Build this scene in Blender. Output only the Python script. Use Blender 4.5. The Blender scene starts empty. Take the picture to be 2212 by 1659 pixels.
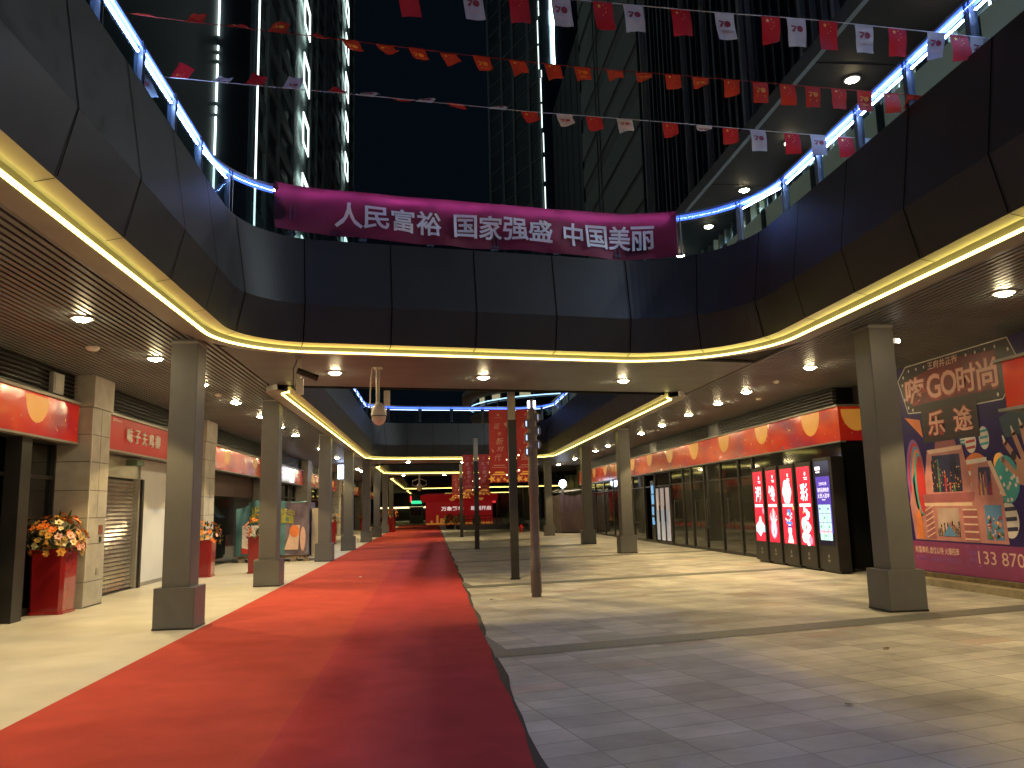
import bpy, bmesh, math, random
from math import sin, cos, radians as R, pi
from mathutils import Vector as V, Matrix
random.seed(7)
S = bpy.context.scene
COL = S.collection

# ------------------------------------------------------------------ camera
ps, pp, rr = R(5.825), R(8.735), R(1.386)
F = V((sin(ps)*cos(pp), cos(ps)*cos(pp), sin(pp)))
R0 = V((cos(ps), -sin(ps), 0)); U0 = R0.cross(F)
RX = R0*cos(rr) - U0*sin(rr); UX = U0*cos(rr) + R0*sin(rr)
cam = bpy.data.cameras.new('camera'); co = bpy.data.objects.new('camera', cam); COL.objects.link(co)
cam.sensor_width = 36; cam.lens = 1739/2212*36; cam.clip_end = 1500; cam.clip_start = 0.05
m = Matrix((RX, UX, -F)).transposed().to_4x4(); m.translation = (0, 0, 1.6); co.matrix_world = m
S.camera = co
# ------------------------------------------------------------------ world: night sky
w = bpy.data.worlds.new('World'); S.world = w; w.use_nodes = True
nt = w.node_tree; bg = nt.nodes['Background']
bg.inputs[0].default_value = (.27, .55, 1, 1); bg.inputs[1].default_value = .005
S.view_settings.view_transform = 'Standard'; S.view_settings.look = 'None'
S.view_settings.exposure = 0; S.view_settings.gamma = 1
SPOT = 370      # downlight power
LEDY = 7       # yellow cove strip
LEDB = 100       # blue rail strip

# ------------------------------------------------------------------ helpers
def node(nt, t, **k):
    n = nt.nodes.new(t)
    for a, b in k.items(): setattr(n, a, b)
    return n
MATS = {}
def mat(name, col, rough=.55, metal=0, var=.12, vs=3., bump=0, bs=40., em=None, ems=0, spec=.5, trans=0, coat=0):
    if name in MATS: return MATS[name]
    M = bpy.data.materials.new(name); M.use_nodes = True; t = M.node_tree; b = t.nodes['Principled BSDF']
    L = t.links.new
    tc = node(t, 'ShaderNodeTexCoord')
    nz = node(t, 'ShaderNodeTexNoise'); nz.inputs['Scale'].default_value = vs; nz.inputs['Detail'].default_value = 5
    L(tc.outputs['Object'], nz.inputs['Vector'])
    mr = node(t, 'ShaderNodeMapRange'); mr.inputs[1].default_value = .3; mr.inputs[2].default_value = .7
    mr.inputs[3].default_value = 1-var; mr.inputs[4].default_value = 1+var
    L(nz.outputs[0], mr.inputs[0])
    mx = node(t, 'ShaderNodeVectorMath', operation='SCALE'); mx.inputs[0].default_value = col[:3]
    L(mr.outputs[0], mx.inputs['Scale']); L(mx.outputs[0], b.inputs['Base Color'])
    b.inputs['Roughness'].default_value = rough; b.inputs['Metallic'].default_value = metal
    b.inputs['Specular IOR Level'].default_value = spec
    b.inputs['Coat Weight'].default_value = coat
    if bump:
        n2 = node(t, 'ShaderNodeTexNoise'); n2.inputs['Scale'].default_value = bs; n2.inputs['Detail'].default_value = 3
        L(tc.outputs['Object'], n2.inputs['Vector'])
        bp = node(t, 'ShaderNodeBump'); bp.inputs['Strength'].default_value = bump; bp.inputs['Distance'].default_value = .02
        L(n2.outputs[0], bp.inputs['Height']); L(bp.outputs[0], b.inputs['Normal'])
    if em:
        b.inputs['Emission Color'].default_value = (*em, 1); b.inputs['Emission Strength'].default_value = ems
    if trans:
        tl = node(t, 'ShaderNodeBsdfTranslucent'); L(mx.outputs[0], tl.inputs[0])
        ms = node(t, 'ShaderNodeMixShader'); ms.inputs[0].default_value = trans
        L(b.outputs[0], ms.inputs[1]); L(tl.outputs[0], ms.inputs[2]); L(ms.outputs[0], t.nodes['Material Output'].inputs[0])
    MATS[name] = M
    return M
def glass(name, tint=(.8, .9, .9), op=.25, rough=.03):
    if name in MATS: return MATS[name]
    M = bpy.data.materials.new(name); M.use_nodes = True; t = M.node_tree; b = t.nodes['Principled BSDF']
    b.inputs['Base Color'].default_value = (.02, .025, .028, 1); b.inputs['Roughness'].default_value = rough
    tr = node(t, 'ShaderNodeBsdfTransparent'); tr.inputs[0].default_value = (*tint, 1)
    ms = node(t, 'ShaderNodeMixShader'); ms.inputs[0].default_value = op
    t.links.new(tr.outputs[0], ms.inputs[1]); t.links.new(b.outputs[0], ms.inputs[2]); t.links.new(ms.outputs[0], t.nodes['Material Output'].inputs[0])
    MATS[name] = M
    return M

class MB:
    def __init__(s): s.v = []; s.f = []; s.m = []; s.sm = []; s.mats = []
    def mi(s, m):
        if m not in s.mats: s.mats.append(m)
        return s.mats.index(m)
    def face(s, pts, m, smooth=False):
        k = len(s.v); s.v += [tuple(p) for p in pts]; s.f.append(list(range(k, k+len(pts)))); s.m.append(s.mi(m)); s.sm.append(smooth)
    def faces(s, pts, fs, m, smooth=False):
        k = len(s.v); s.v += [tuple(p) for p in pts]; i = s.mi(m)
        for f in fs: s.f.append([k+a for a in f]); s.m.append(i); s.sm.append(smooth)
    def box(s, x0, x1, y0, y1, z0, z1, m):
        p = [(x, y, z) for z in (z0, z1) for y in (y0, y1) for x in (x0, x1)]
        s.faces(p, [(0, 2, 3, 1), (4, 5, 7, 6), (0, 1, 5, 4), (2, 6, 7, 3), (0, 4, 6, 2), (1, 3, 7, 5)], m)
    def obox(s, c, u, v, n, hu, hv, hn, m):
        c, u, v, n = V(c), V(u)*hu, V(v)*hv, V(n)*hn
        p = [c+u*a+v*b+n*d for d in (-1, 1) for b in (-1, 1) for a in (-1, 1)]
        s.faces(p, [(0, 2, 3, 1), (4, 5, 7, 6), (0, 1, 5, 4), (2, 6, 7, 3), (0, 4, 6, 2), (1, 3, 7, 5)], m)
    def tube(s, pts, r, m, n=8, closed=False, caps=True):
        pts = [V(p) for p in pts]; N = len(pts); rings = []
        rs = r if isinstance(r, (list, tuple)) else [r]*N
        for i, p in enumerate(pts):
            a = pts[(i-1) % N] if (i or closed) else p; b = pts[(i+1) % N] if (i < N-1 or closed) else p
            d = (b-a).normalized(); up = V((0, 0, 1)) if abs(d.z) < .9 else V((0, 1, 0))
            e = d.cross(up).normalized(); g = e.cross(d)
            rings.append([p+(e*cos(2*pi*k/n)+g*sin(2*pi*k/n))*rs[i] for k in range(n)])
        fl = [q for r_ in rings for q in r_]; fs = []
        for i in range(N if closed else N-1):
            j = (i+1) % N
            for k in range(n): fs.append((i*n+k, j*n+k, j*n+(k+1) % n, i*n+(k+1) % n))
        s.faces(fl, fs, m, True)
        if caps and not closed: s.face(rings[0], m); s.face(rings[-1][::-1], m)
    def lathe(s, c, prof, m, n=20, axis='z'):
        c = V(c); fl = []
        for r, h in prof:
            for k in range(n):
                a = 2*pi*k/n
                fl.append(c+(V((r*cos(a), r*sin(a), h)) if axis == 'z' else V((r*cos(a), h, r*sin(a)))))
        fs = [(i*n+k, i*n+(k+1) % n, (i+1)*n+(k+1) % n, (i+1)*n+k) for i in range(len(prof)-1) for k in range(n)]
        s.faces(fl, fs, m, True)
    def blob(s, c, rx, ry, rz, m, jit=.15, seg=8, rng=7):
        c = V(c); fl = []
        for i in range(rng+1):
            th = pi*i/rng
            for k in range(seg):
                a = 2*pi*k/seg; j = 1+random.uniform(-jit, jit)
                fl.append(c+V((rx*sin(th)*cos(a)*j, ry*sin(th)*sin(a)*j, rz*cos(th)*j)))
        s.faces(fl, [(i*seg+k, (i+1)*seg+k, (i+1)*seg+(k+1) % seg, i*seg+(k+1) % seg) for i in range(rng) for k in range(seg)], m, True)
    def build(s, name, parent=None, smooth=None):
        me = bpy.data.meshes.new(name); off = ROOT.get(parent.name if parent else '', V((0, 0, 0)))
        me.from_pydata([tuple(V(p)-off) for p in s.v], [], s.f)
        for m in s.mats: me.materials.append(m)
        me.polygons.foreach_set('material_index', s.m); me.polygons.foreach_set('use_smooth', s.sm); me.update()
        o = bpy.data.objects.new(name, me); COL.objects.link(o)
        if parent: o.parent = parent; ROOT[o.name] = off
        return o
ROOT = {}
def tag(o, label, cat, group=None, kind=None):
    if label: o['label'] = label
    if cat: o['category'] = cat
    if group: o['group'] = group
    if kind: o['kind'] = kind
    return o
def thing(name, label, cat, loc=(0, 0, 0), group=None):
    o = bpy.data.objects.new(name, None); o.empty_display_size = .2; COL.objects.link(o); o.location = loc
    ROOT[o.name] = V(loc)
    return tag(o, label, cat, group)
def dup(o, loc, label=None, rz=0):
    r = o.copy(); COL.objects.link(r); r.location = loc; r.rotation_euler = (0, 0, rz)
    if label: r['label'] = label
    for c in [k for k in o.children if k.type != 'LIGHT']:
        d = c.copy(); COL.objects.link(d); d.parent = r
        for g in list(c.children):
            e = g.copy(); COL.objects.link(e); e.parent = d
    return r
_tx = {}
def text_mesh(s, bold):
    if (s, bold) in _tx: return _tx[s, bold]
    cu = bpy.data.curves.new('t', 'FONT'); cu.body = s; cu.size = 1; cu.offset = bold; cu.resolution_u = 3
    o = bpy.data.objects.new('t', cu); me = bpy.data.meshes.new_from_object(o)
    vs = [(v.co.x, v.co.y) for v in me.vertices]; fs = [tuple(p.vertices) for p in me.polygons]
    bpy.data.objects.remove(o); bpy.data.meshes.remove(me); bpy.data.curves.remove(cu)
    _tx[s, bold] = (vs, fs); return vs, fs
class PL:
    """flat drawing surface: origin o, right u, up v, outward n"""
    def __init__(s, mb, o, u, v=(0, 0, 1), fn=None):
        s.mb, s.o, s.u, s.v = mb, V(o), V(u), V(v); s.n = s.u.cross(s.v); s.fn = fn
    def p(s, a, b, l=0): return s.fn(a, b, l) if s.fn else s.o+s.u*a+s.v*b+s.n*l
    def poly(s, pts, m, l=.003): s.mb.face([s.p(a, b, l) for a, b in pts], m)
    def rect(s, a0, a1, b0, b1, m, l=.003): s.poly([(a0, b0), (a1, b0), (a1, b1), (a0, b1)], m, l)
    def disc(s, a, b, ra, rb, m, l=.003, n=24, t0=0, t1=2*pi, rot=0):
        q = [(ra*cos(t0+(t1-t0)*k/n), rb*sin(t0+(t1-t0)*k/n)) for k in range(n + (0 if t1-t0 > 6.2 else 1))]
        s.poly([(a+x*cos(rot)-y*sin(rot), b+x*sin(rot)+y*cos(rot)) for x, y in q], m, l)
    def line(s, a0, b0, a1, b1, w, m, l=.003):
        d = V((a1-a0, b1-b0)).normalized()*w/2
        s.poly([(a0-d.y, b0+d.x), (a0+d.y, b0-d.x), (a1+d.y, b1-d.x), (a1-d.y, b1+d.x)][::-1], m, l)
    def star(s, a, b, r, m, l=.003, rot=0):
        q = [((r if k % 2 == 0 else r*.4)*cos(pi/2+rot+k*pi/5), (r if k % 2 == 0 else r*.4)*sin(pi/2+rot+k*pi/5)) for k in range(10)]
        for k in range(10): s.poly([(a, b), (a+q[k][0], b+q[k][1]), (a+q[(k+1) % 10][0], b+q[(k+1) % 10][1])], m, l)
    def text(s, t, a, b, h, m, l=.004, bold=.0, sx=1, ext=0, skew=0, fit=None):
        """centred at a,b; glyph height h"""
        vs, fs = text_mesh(t, bold)
        if not vs: return
        x0, x1 = min(q[0] for q in vs), max(q[0] for q in vs); y0, y1 = min(q[1] for q in vs), max(q[1] for q in vs)
        k = h/(y1-y0); kx = fit/(x1-x0) if fit else k*sx
        q = [((x-(x0+x1)/2)*kx+skew*(y-(y0+y1)/2)*k, (y-(y0+y1)/2)*k) for x, y in vs]
        s.mb.faces([s.p(a+x, b+y, l+ext) for x, y in q], fs, m)
        if ext:
            ed = {}
            for f in fs:
                for i in range(len(f)):
                    e = (f[i], f[(i+1) % len(f)])
                    if (e[1], e[0]) in ed: del ed[e[1], e[0]]
                    else: ed[e] = 1
            for i, j in ed:
                s.mb.face([s.p(a+q[i][0], b+q[i][1], l), s.p(a+q[j][0], b+q[j][1], l), s.p(a+q[j][0], b+q[j][1], l+ext), s.p(a+q[i][0], b+q[i][1], l+ext)], m)

# ------------------------------------------------------------------ materials
m_panel = mat('fascia aluminium', (.034, .035, .031), .48, .1, .12, 1.2, spec=.28)
m_seam = mat('panel gap', (.003, .003, .003), .9, spec=.05)
m_lip = mat('cove lip', (.5, .46, .3), .38, .3, .06, 2)
m_trim = mat('edge trim', (.3, .29, .26), .45, .3, .08)
m_soff = mat('soffit back', (.03, .026, .023), .8)
m_slat = mat('soffit slat', (.15, .168, .175), .45, .1, .15, 1.5)
m_col = mat('column cladding', (.13, .132, .13), .42, .1, .07, 2.5, .08, 130)
m_ledy = mat('cove led', (1, 1, 1), em=(1, .83, .2), ems=LEDY)
m_ledb = mat('rail led', (1, 1, 1), em=(.36, .53, 1), ems=LEDB)
m_lens = mat('lamp lens', (1, 1, 1), em=(1, .8, .45), ems=230)
m_ring = mat('lamp ring', (.55, .53, .5), .4, .3)
m_dark = mat('dark steel', (.045, .043, .042), .4, .6)
m_black = mat('black metal', (.012, .012, .013), .35, .3)
m_blkgl = mat('black glass', (.006, .007, .007), .07, 0, .1, spec=.6)
m_shgl = mat('shop glass', (.022, .024, .022), .05, 0, .3, .8, .02, 1.2, spec=.7)
m_stone = mat('pilaster stone', (.34, .325, .285), .55, 0, .14, 4, .08, 60)
m_joint = mat('stone joint', (.07, .065, .055), .8)
m_white = mat('white paint', (.75, .74, .7), .5)
m_offw = mat('off-white print', (.72, .66, .62), .5)
m_pinkw = mat('pale pink print', (.72, .45, .4), .5)
m_red = mat('red sheet', (.55, .022, .02), .35, 0, .1, 2, coat=.3)
m_gold = mat('gold print', (.75, .36, .05), .35, 0, .08, 3, coat=.1, em=(.75, .3, .05), ems=.3)
m_blue = mat('blue print', (.1, .25, .5), .4)
m_wall = mat('plaster wall', (.55, .56, .55), .7, 0, .05, 1)
m_pot = mat('red lacquer', (.24, .01, .012), .16, 0, .1, 3, .1, 6, coat=.6)
m_leaf = mat('leaf', (.05, .085, .02), .6, 0, .4, 9)
m_cable = mat('white cord', (.6, .62, .62), .6)
m_camw = mat('camera shell', (.6, .57, .52), .35)

def mat_vinyl(name, cols, sc=.55):
    M = mat(name, (1, 1, 1), .2, 0, coat=.12); t = M.node_tree; b = t.nodes['Principled BSDF']; L = t.links.new
    tc = t.nodes['Texture Coordinate']; mp = node(t, 'ShaderNodeMapping'); mp.inputs['Scale'].default_value = (.3, sc, .9)
    nz = node(t, 'ShaderNodeTexNoise'); nz.inputs['Scale'].default_value = 1; nz.inputs['Detail'].default_value = 1.5
    cr = node(t, 'ShaderNodeValToRGB'); e = cr.color_ramp.elements
    for i, (p, c) in enumerate(cols):
        x = e[i] if i < 2 else e.new(p)
        x.position = p; x.color = (*c, 1)
    L(tc.outputs['Object'], mp.inputs[0]); L(mp.outputs[0], nz.inputs['Vector']); L(nz.outputs[0], cr.inputs[0]); L(cr.outputs[0], b.inputs['Base Color']); L(cr.outputs[0], b.inputs['Emission Color']); b.inputs['Emission Strength'].default_value = .1
    n2 = node(t, 'ShaderNodeTexNoise'); n2.inputs['Scale'].default_value = 2.2; n2.inputs['Detail'].default_value = 1
    bp = node(t, 'ShaderNodeBump'); bp.inputs['Strength'].default_value = .2; bp.inputs['Distance'].default_value = .05
    L(tc.outputs['Object'], n2.inputs['Vector']); L(n2.outputs[0], bp.inputs['Height']); L(bp.outputs[0], b.inputs['Normal']); L(bp.outputs[0], b.inputs['Coat Normal'])
    return M
m_vinyl = mat_vinyl('festive print', [(.27, (.25, .012, .1)), (.4, (.6, .018, .03)), (.5, (.72, .028, .014)), (.64, (.8, .06, .012)), (.76, (.55, .015, .02))])

# ------------------------------------------------------------------ ground
def ground_mat():
    M = mat('granite paving', (.38, .37, .35), .5); t = M.node_tree; b = t.nodes['Principled BSDF']; L = t.links.new
    tc = t.nodes['Texture Coordinate']; mp = node(t, 'ShaderNodeMapping'); mp.inputs['Rotation'].default_value = (0, 0, R(-14))
    L(tc.outputs['Object'], mp.inputs[0])
    br = node(t, 'ShaderNodeTexBrick'); br.offset = 0; br.squash = 1
    for k, v_ in (('Scale', 1), ('Brick Width', .6), ('Row Height', .3), ('Mortar Size', .011), ('Mortar Smooth', 1), ('Bias', -.1)): br.inputs[k].default_value = v_
    br.inputs['Color1'].default_value = (.45, .44, .42, 1); br.inputs['Color2'].default_value = (.29, .28, .27, 1); br.inputs['Mortar'].default_value = (.2, .19, .18, 1)
    L(mp.outputs[0], br.inputs[0])
    # occasional pinkish slabs
    sn = node(t, 'ShaderNodeVectorMath', operation='SNAP'); sn.inputs[1].default_value = (.6, .3, 9); L(mp.outputs[0], sn.inputs[0])
    wn = node(t, 'ShaderNodeTexWhiteNoise'); L(sn.outputs[0], wn.inputs[0])
    gt = node(t, 'ShaderNodeMath', operation='GREATER_THAN'); gt.inputs[1].default_value = .94; L(wn.outputs[0], gt.inputs[0])
    m1 = node(t, 'ShaderNodeMix', data_type='RGBA', blend_type='MULTIPLY'); m1.inputs[7].default_value = (.98, .84, .79, 1)
    L(gt.outputs[0], m1.inputs[0]); L(br.outputs[0], m1.inputs[6])
    # stains
    nz = node(t, 'ShaderNodeTexNoise'); nz.inputs['Scale'].default_value = 1.1; nz.inputs['Detail'].default_value = 7; nz.inputs['Roughness'].default_value = .62
    L(mp.outputs[0], nz.inputs[0])
    mr = node(t, 'ShaderNodeMapRange'); mr.inputs[1].default_value = .32; mr.inputs[2].default_value = .68; mr.inputs[3].default_value = .58; mr.inputs[4].default_value = 1.2; L(nz.outputs[0], mr.inputs[0])
    m2 = node(t, 'ShaderNodeVectorMath', operation='SCALE'); L(m1.outputs[2], m2.inputs[0]); L(mr.outputs[0], m2.inputs['Scale'])
    n3 = node(t, 'ShaderNodeTexNoise'); n3.inputs['Scale'].default_value = 90; L(mp.outputs[0], n3.inputs[0])
    mr3 = node(t, 'ShaderNodeMapRange'); mr3.inputs[3].default_value = .84; mr3.inputs[4].default_value = 1.16; L(n3.outputs[0], mr3.inputs[0])
    m3 = node(t, 'ShaderNodeVectorMath', operation='SCALE'); L(m2.outputs[0], m3.inputs[0]); L(mr3.outputs[0], m3.inputs['Scale'])
    L(m3.outputs[0], b.inputs['Base Color'])
    mr4 = node(t, 'ShaderNodeMapRange'); mr4.inputs[3].default_value = .4; mr4.inputs[4].default_value = .62; L(nz.outputs[0], mr4.inputs[0]); L(mr4.outputs[0], b.inputs['Roughness'])
    bp = node(t, 'ShaderNodeBump'); bp.inputs['Strength'].default_value = .25; bp.inputs['Distance'].default_value = .01; bp.invert = True
    L(br.outputs['Fac'], bp.inputs['Height']); L(bp.outputs[0], b.inputs['Normal'])
    return M
def sheet(name, pts, m, label=None):
    q = MB(); q.face(pts, m); o = q.build(name); o['kind'] = 'structure'; return o
m_conc = mat('smooth concrete', (.46, .44, .39), .42, 0, .13, 1.3, .05, 25)
m_gran = ground_mat()
m_band = mat('dark granite band', (.115, .12, .115), .5, 0, .2, 12, .1, 90)
sheet('ground', [(-300, -60, -.012), (300, -60, -.012), (300, 500, -.012), (-300, 500, -.012)], mat('asphalt', (.05, .05, .05), .8))
sheet('pavement', [(-3.4, -10, 0), (26, -10, 0), (26, 140, 0), (-3.4, 140, 0)], m_gran)
sheet('walkway', [(-7.4, -10, .004), (-3.2, -10, .004), (-3.2, 140, .004), (-7.4, 140, .004)], m_conc)
q = MB(); u = V((cos(R(14)), sin(R(14)), 0)); v = V((-sin(R(14)), cos(R(14)), 0))
for k in range(-1, 15):
    vv = 8.56+7.6*k; a0 = (.72-(-sin(R(14)))*vv)/cos(R(14))
    q.face([u*a_+v*b_+V((0, 0, .005)) for a_, b_ in ((a0, vv), (a0+24, vv), (a0+24, vv+.46), (a0, vv+.46))], m_band)
    y0 = (u*a0+v*vv).y
    q.face([(.64, y0-.05, .009), (.82, y0+.2, .009), (.82, y0+.55, .009), (.64, y0+1.7, .009)], m_band)
o = q.build('paving_bands'); o['kind'] = 'structure'

# red carpet: two rolls side by side
def carpet_mat(name, col):
    return mat(name, col, .95, 0, .1, 2.5, .5, 260, spec=.1)
t = thing('carpet', 'long red carpet of two strips running down the street', 'carpet', (-1.3, 40, 0))
q = MB()
for j, (xa, xb) in enumerate(((-3.3, -1.13), (-1.13, .64))):
    q = MB(); N = 260; mm = carpet_mat('red carpet pile %d' % j, ((.4, .06, .046), (.37, .046, .05))[j])
    P = []
    for i in range(N+1):
        y = -6+95*i/N; e = .012*sin(y*2.1)+.008*sin(y*5.3+1) if j else 0
        P.append([(xa, y, .012), (xb+e, y, .012), (xb+e, y, .004)])
    for i in range(N):
        for k in (0, 1): q.face([P[i][k], P[i][k+1], P[i+1][k+1], P[i+1][k]], mm)
    for k in (0,): q.face([(xa, -6, .004), (xa, -6, .012), (xa, 89, .012), (xa, 89, .004)], mm)
    q.build('carpet_strip', t)
q = MB(); m_edge = mat('carpet backing edge', (.03, .02, .02), .8)
for i in range(190):
    y = -6+.5*i; e = .02*sin(y*1.7)+.012*sin(y*4.1)
    e2 = .02*sin((y+.5)*1.7)+.012*sin((y+.5)*4.1)
    q.face([(.60, y, .0105), (.69+e, y, .0085), (.69+e2, y+.5, .0085), (.60, y+.5, .0105)], m_edge)
q.build('border', t)

# ------------------------------------------------------------------ arcade deck with voids
def fillet(poly, rad, seg=26):
    out = []; n = len(poly)
    for i in range(n):
        p, a, b = V(poly[i]), V(poly[i-1]), V(poly[(i+1) % n]); r = rad[i]
        d1, d2 = (a-p).normalized(), (b-p).normalized(); th = d1.angle(d2)
        tl = r/math.tan(th/2); c = p+(d1+d2).normalized()*(r/sin(th/2))
        s, e = p+d1*tl, p+d2*tl; a0 = math.atan2(s.y-c.y, s.x-c.x); a1 = math.atan2(e.y-c.y, e.x-c.x)
        da = (a1-a0+pi) % (2*pi)-pi
        out += [(c.x+r*cos(a0+da*k/seg), c.y+r*sin(a0+da*k/seg)) for k in range(seg+1)]
    return out
def normals(pts):
    n = len(pts); out = []
    for i in range(n):
        a, p, b = V(pts[i-1]), V(pts[i]), V(pts[(i+1) % n])
        d1 = (p-a).normalized(); d2 = (b-p).normalized()
        n1, n2 = V((-d1.y, d1.x)), V((-d2.y, d2.x)); m = (n1+n2).normalized(); k = max(.5, m.dot(n1))
        out.append(m/k)
    return out
def sweep(q, pts, nor, prof, m, smooth=False, skip=False):
    n = len(pts); k = len(prof); fl = []
    for p, no in zip(pts, nor):
        for a, z in prof: fl.append((p[0]+no.x*a, p[1]+no.y*a, z-(.11*max(0, -no.y) if 5.9 < z < 6 else 0)))
    q.faces(fl, [(i*k+j, ((i+1) % n)*k+j, ((i+1) % n)*k+j+1, i*k+j+1) for i in range(n) if not ((skip is True and (V(pts[(i+1) % n])-V(pts[i])).normalized().x > .8) or (callable(skip) and skip(pts[i]))) for j in range(k-1)], m, smooth)
def along(pts, step, start=0.):
    n = len(pts); acc = start; d = 0.; out = []
    for i in range(n):
        a, b = V(pts[i]), V(pts[(i+1) % n]); L_ = (b-a).length
        if L_ < 1e-6: continue
        tg = (b-a)/L_
        while acc <= d+L_:
            p = a+tg*(acc-d); out.append((p, tg, V((-tg.y, tg.x)))); acc += step
        d += L_
    return out
RINGS = [
    (fillet([(-3.08, -7), (5.58, -7), (5.58, 14.02), (-3.08, 12.42)], [1.2, 1.2, 2.0, 1.5]), 1.2),
    (fillet([(-3.12, 16.75), (5.75, 18.5), (6.05, 41.3), (-3.1, 39.9)], [.45, .45, 2.0, 2.0]), 1.3),
    (fillet([(-3.15, 46.4), (6.1, 48.0), (6.2, 57.3), (-3.15, 55.7)], [.5, .5, 2.0, 1.6]), 1.5),
    (fillet([(-3.2, 64.0), (16, 66.5), (16, 97.5), (-3.2, 97.0)], [.5, .5, 2, 2]), 2.2),
    (fillet([(-3.2, 105.0), (21, 105.5), (21, 131.5), (-3.2, 131)], [.5, .5, 2, 2]), 2.4)]
SZ = 4.22
arc = thing('arcade_deck', 'dark grey two level shopping arcade deck with oval openings over the street', 'building', (0, 40, SZ))
def holed(z, off, m, outer, name, skip=()):
    bm = bmesh.new(); eds = []
    def loop(pts):
        vs = [bm.verts.new((x, y, z)) for x, y in pts]
        for i in range(len(vs)): eds.append(bm.edges.new((vs[i-1], vs[i])))
    loop(outer)
    for pts, _ in RINGS:
        no = normals(pts); loop([(p[0]+a.x*off, p[1]+a.y*off) for p, a in zip(pts, no)])
    bmesh.ops.triangle_fill(bm, use_beauty=True, use_dissolve=False, edges=eds)
    q = MB(); bm.verts.index_update()
    q.faces([v_.co for v_ in bm.verts], [[v_.index for v_ in f.verts] for f in bm.faces], m); bm.free()
    return q.build(name, arc)
OUT = [(-7.6, -9), (24, -9), (24, 138), (-7.6, 138)]
holed(SZ+.05, -.3, m_soff, OUT, 'soffit')
holed(5.62, -.2, mat('upper floor', (.2, .2, .2), .6), OUT, 'upper_floor')
q = MB(); x = -6.9
while x < -3.4: q.box(x, x+.062, -9, 138, SZ-.012, SZ+.045, m_slat); x += .1
x = 6.15
while x < 10.4: q.box(x, x+.062, -9, 60, SZ-.012, SZ+.045, m_slat); x += .1
q.build('slat_ceiling', arc)
for (ya, sl, n, ra, rb) in ((12.85, .187, 40, -3.3, 6.1), (42.3, .16, 35, -3.3, 6.1), (58.6, .16, 44, -3.3, 6.1), (98, .02, 60, -3.3, 16)):
    q = MB()
    for k in range(n):
        y = ya+k*.1
        q.faces([(xx, y+sl*(xx+3.08)+dy, zz) for zz in (SZ-.006, SZ+.04) for dy in (0, .078) for xx in (ra, rb)],
                [(0, 2, 3, 1), (0, 1, 5, 4), (2, 6, 7, 3)], m_slat)
    q.build('bridge_ceiling', arc)
for i, (pts, st) in enumerate(RINGS):
    no = normals(pts)
    q = MB(); sweep(q, pts, no, [(.222, 4.19), (.36, 4.765), (.175, 5.97), (-.02, 5.985), (-.2, 5.97), (-.2, 5.6)], m_panel, False)
    fa = q.build('fascia', arc)
    q = MB(); s_ = along(pts, st*(1.15 if i == 0 else 1), .4)
    for p, tg, nn in s_:
        for (a0, z0), (a1, z1) in (((.232, 4.2), (.362, 4.765)), ((.362, 4.765), (.177, 5.965))):
            z1 -= .11*max(0, -nn.y) if z1 > 5.9 else 0
            b = [V((p.x+nn.x*a+tg.x*s2, p.y+nn.y*a+tg.y*s2, z)) for a, z, s2 in ((a0, z0, -.008), (a0, z0, .008), (a1, z1, .008), (a1, z1, -.008))]
            off = V((nn.x, nn.y, 0))*.004
            q.face([e+off for e in b], m_seam)
        b = [V((p.x+nn.x*a+tg.x*s2, p.y+nn.y*a+tg.y*s2, z)) for a, z, s2 in ((.07, 4.154, -.006), (.07, 4.154, .006), (.222, 4.186, .006), (.222, 4.186, -.006))]
        q.face(b, m_seam)
    q.build('panel_seam', fa)
    q = MB(); sweep(q, pts, no, [(.06, 4.205), (.065, 4.158), (.222, 4.19)], m_lip, skip=i > 0); q.build('cove_lip', arc)
    q = MB(); sweep(q, pts, no, [(-.34, SZ+.05), (-.33, 4.105), (-.035, 4.092), (-.035, 4.2), (.06, 4.205)], m_trim, skip=i > 0); q.build('edge_trim', arc)
    q = MB(); sweep(q, pts, no, [(-.03, 4.11), (-.03, 4.078), (.004, 4.074), (.012, 4.1), (-.03, 4.11)], m_ledy, skip=i > 0); q.build('light_strip', arc)

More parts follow.
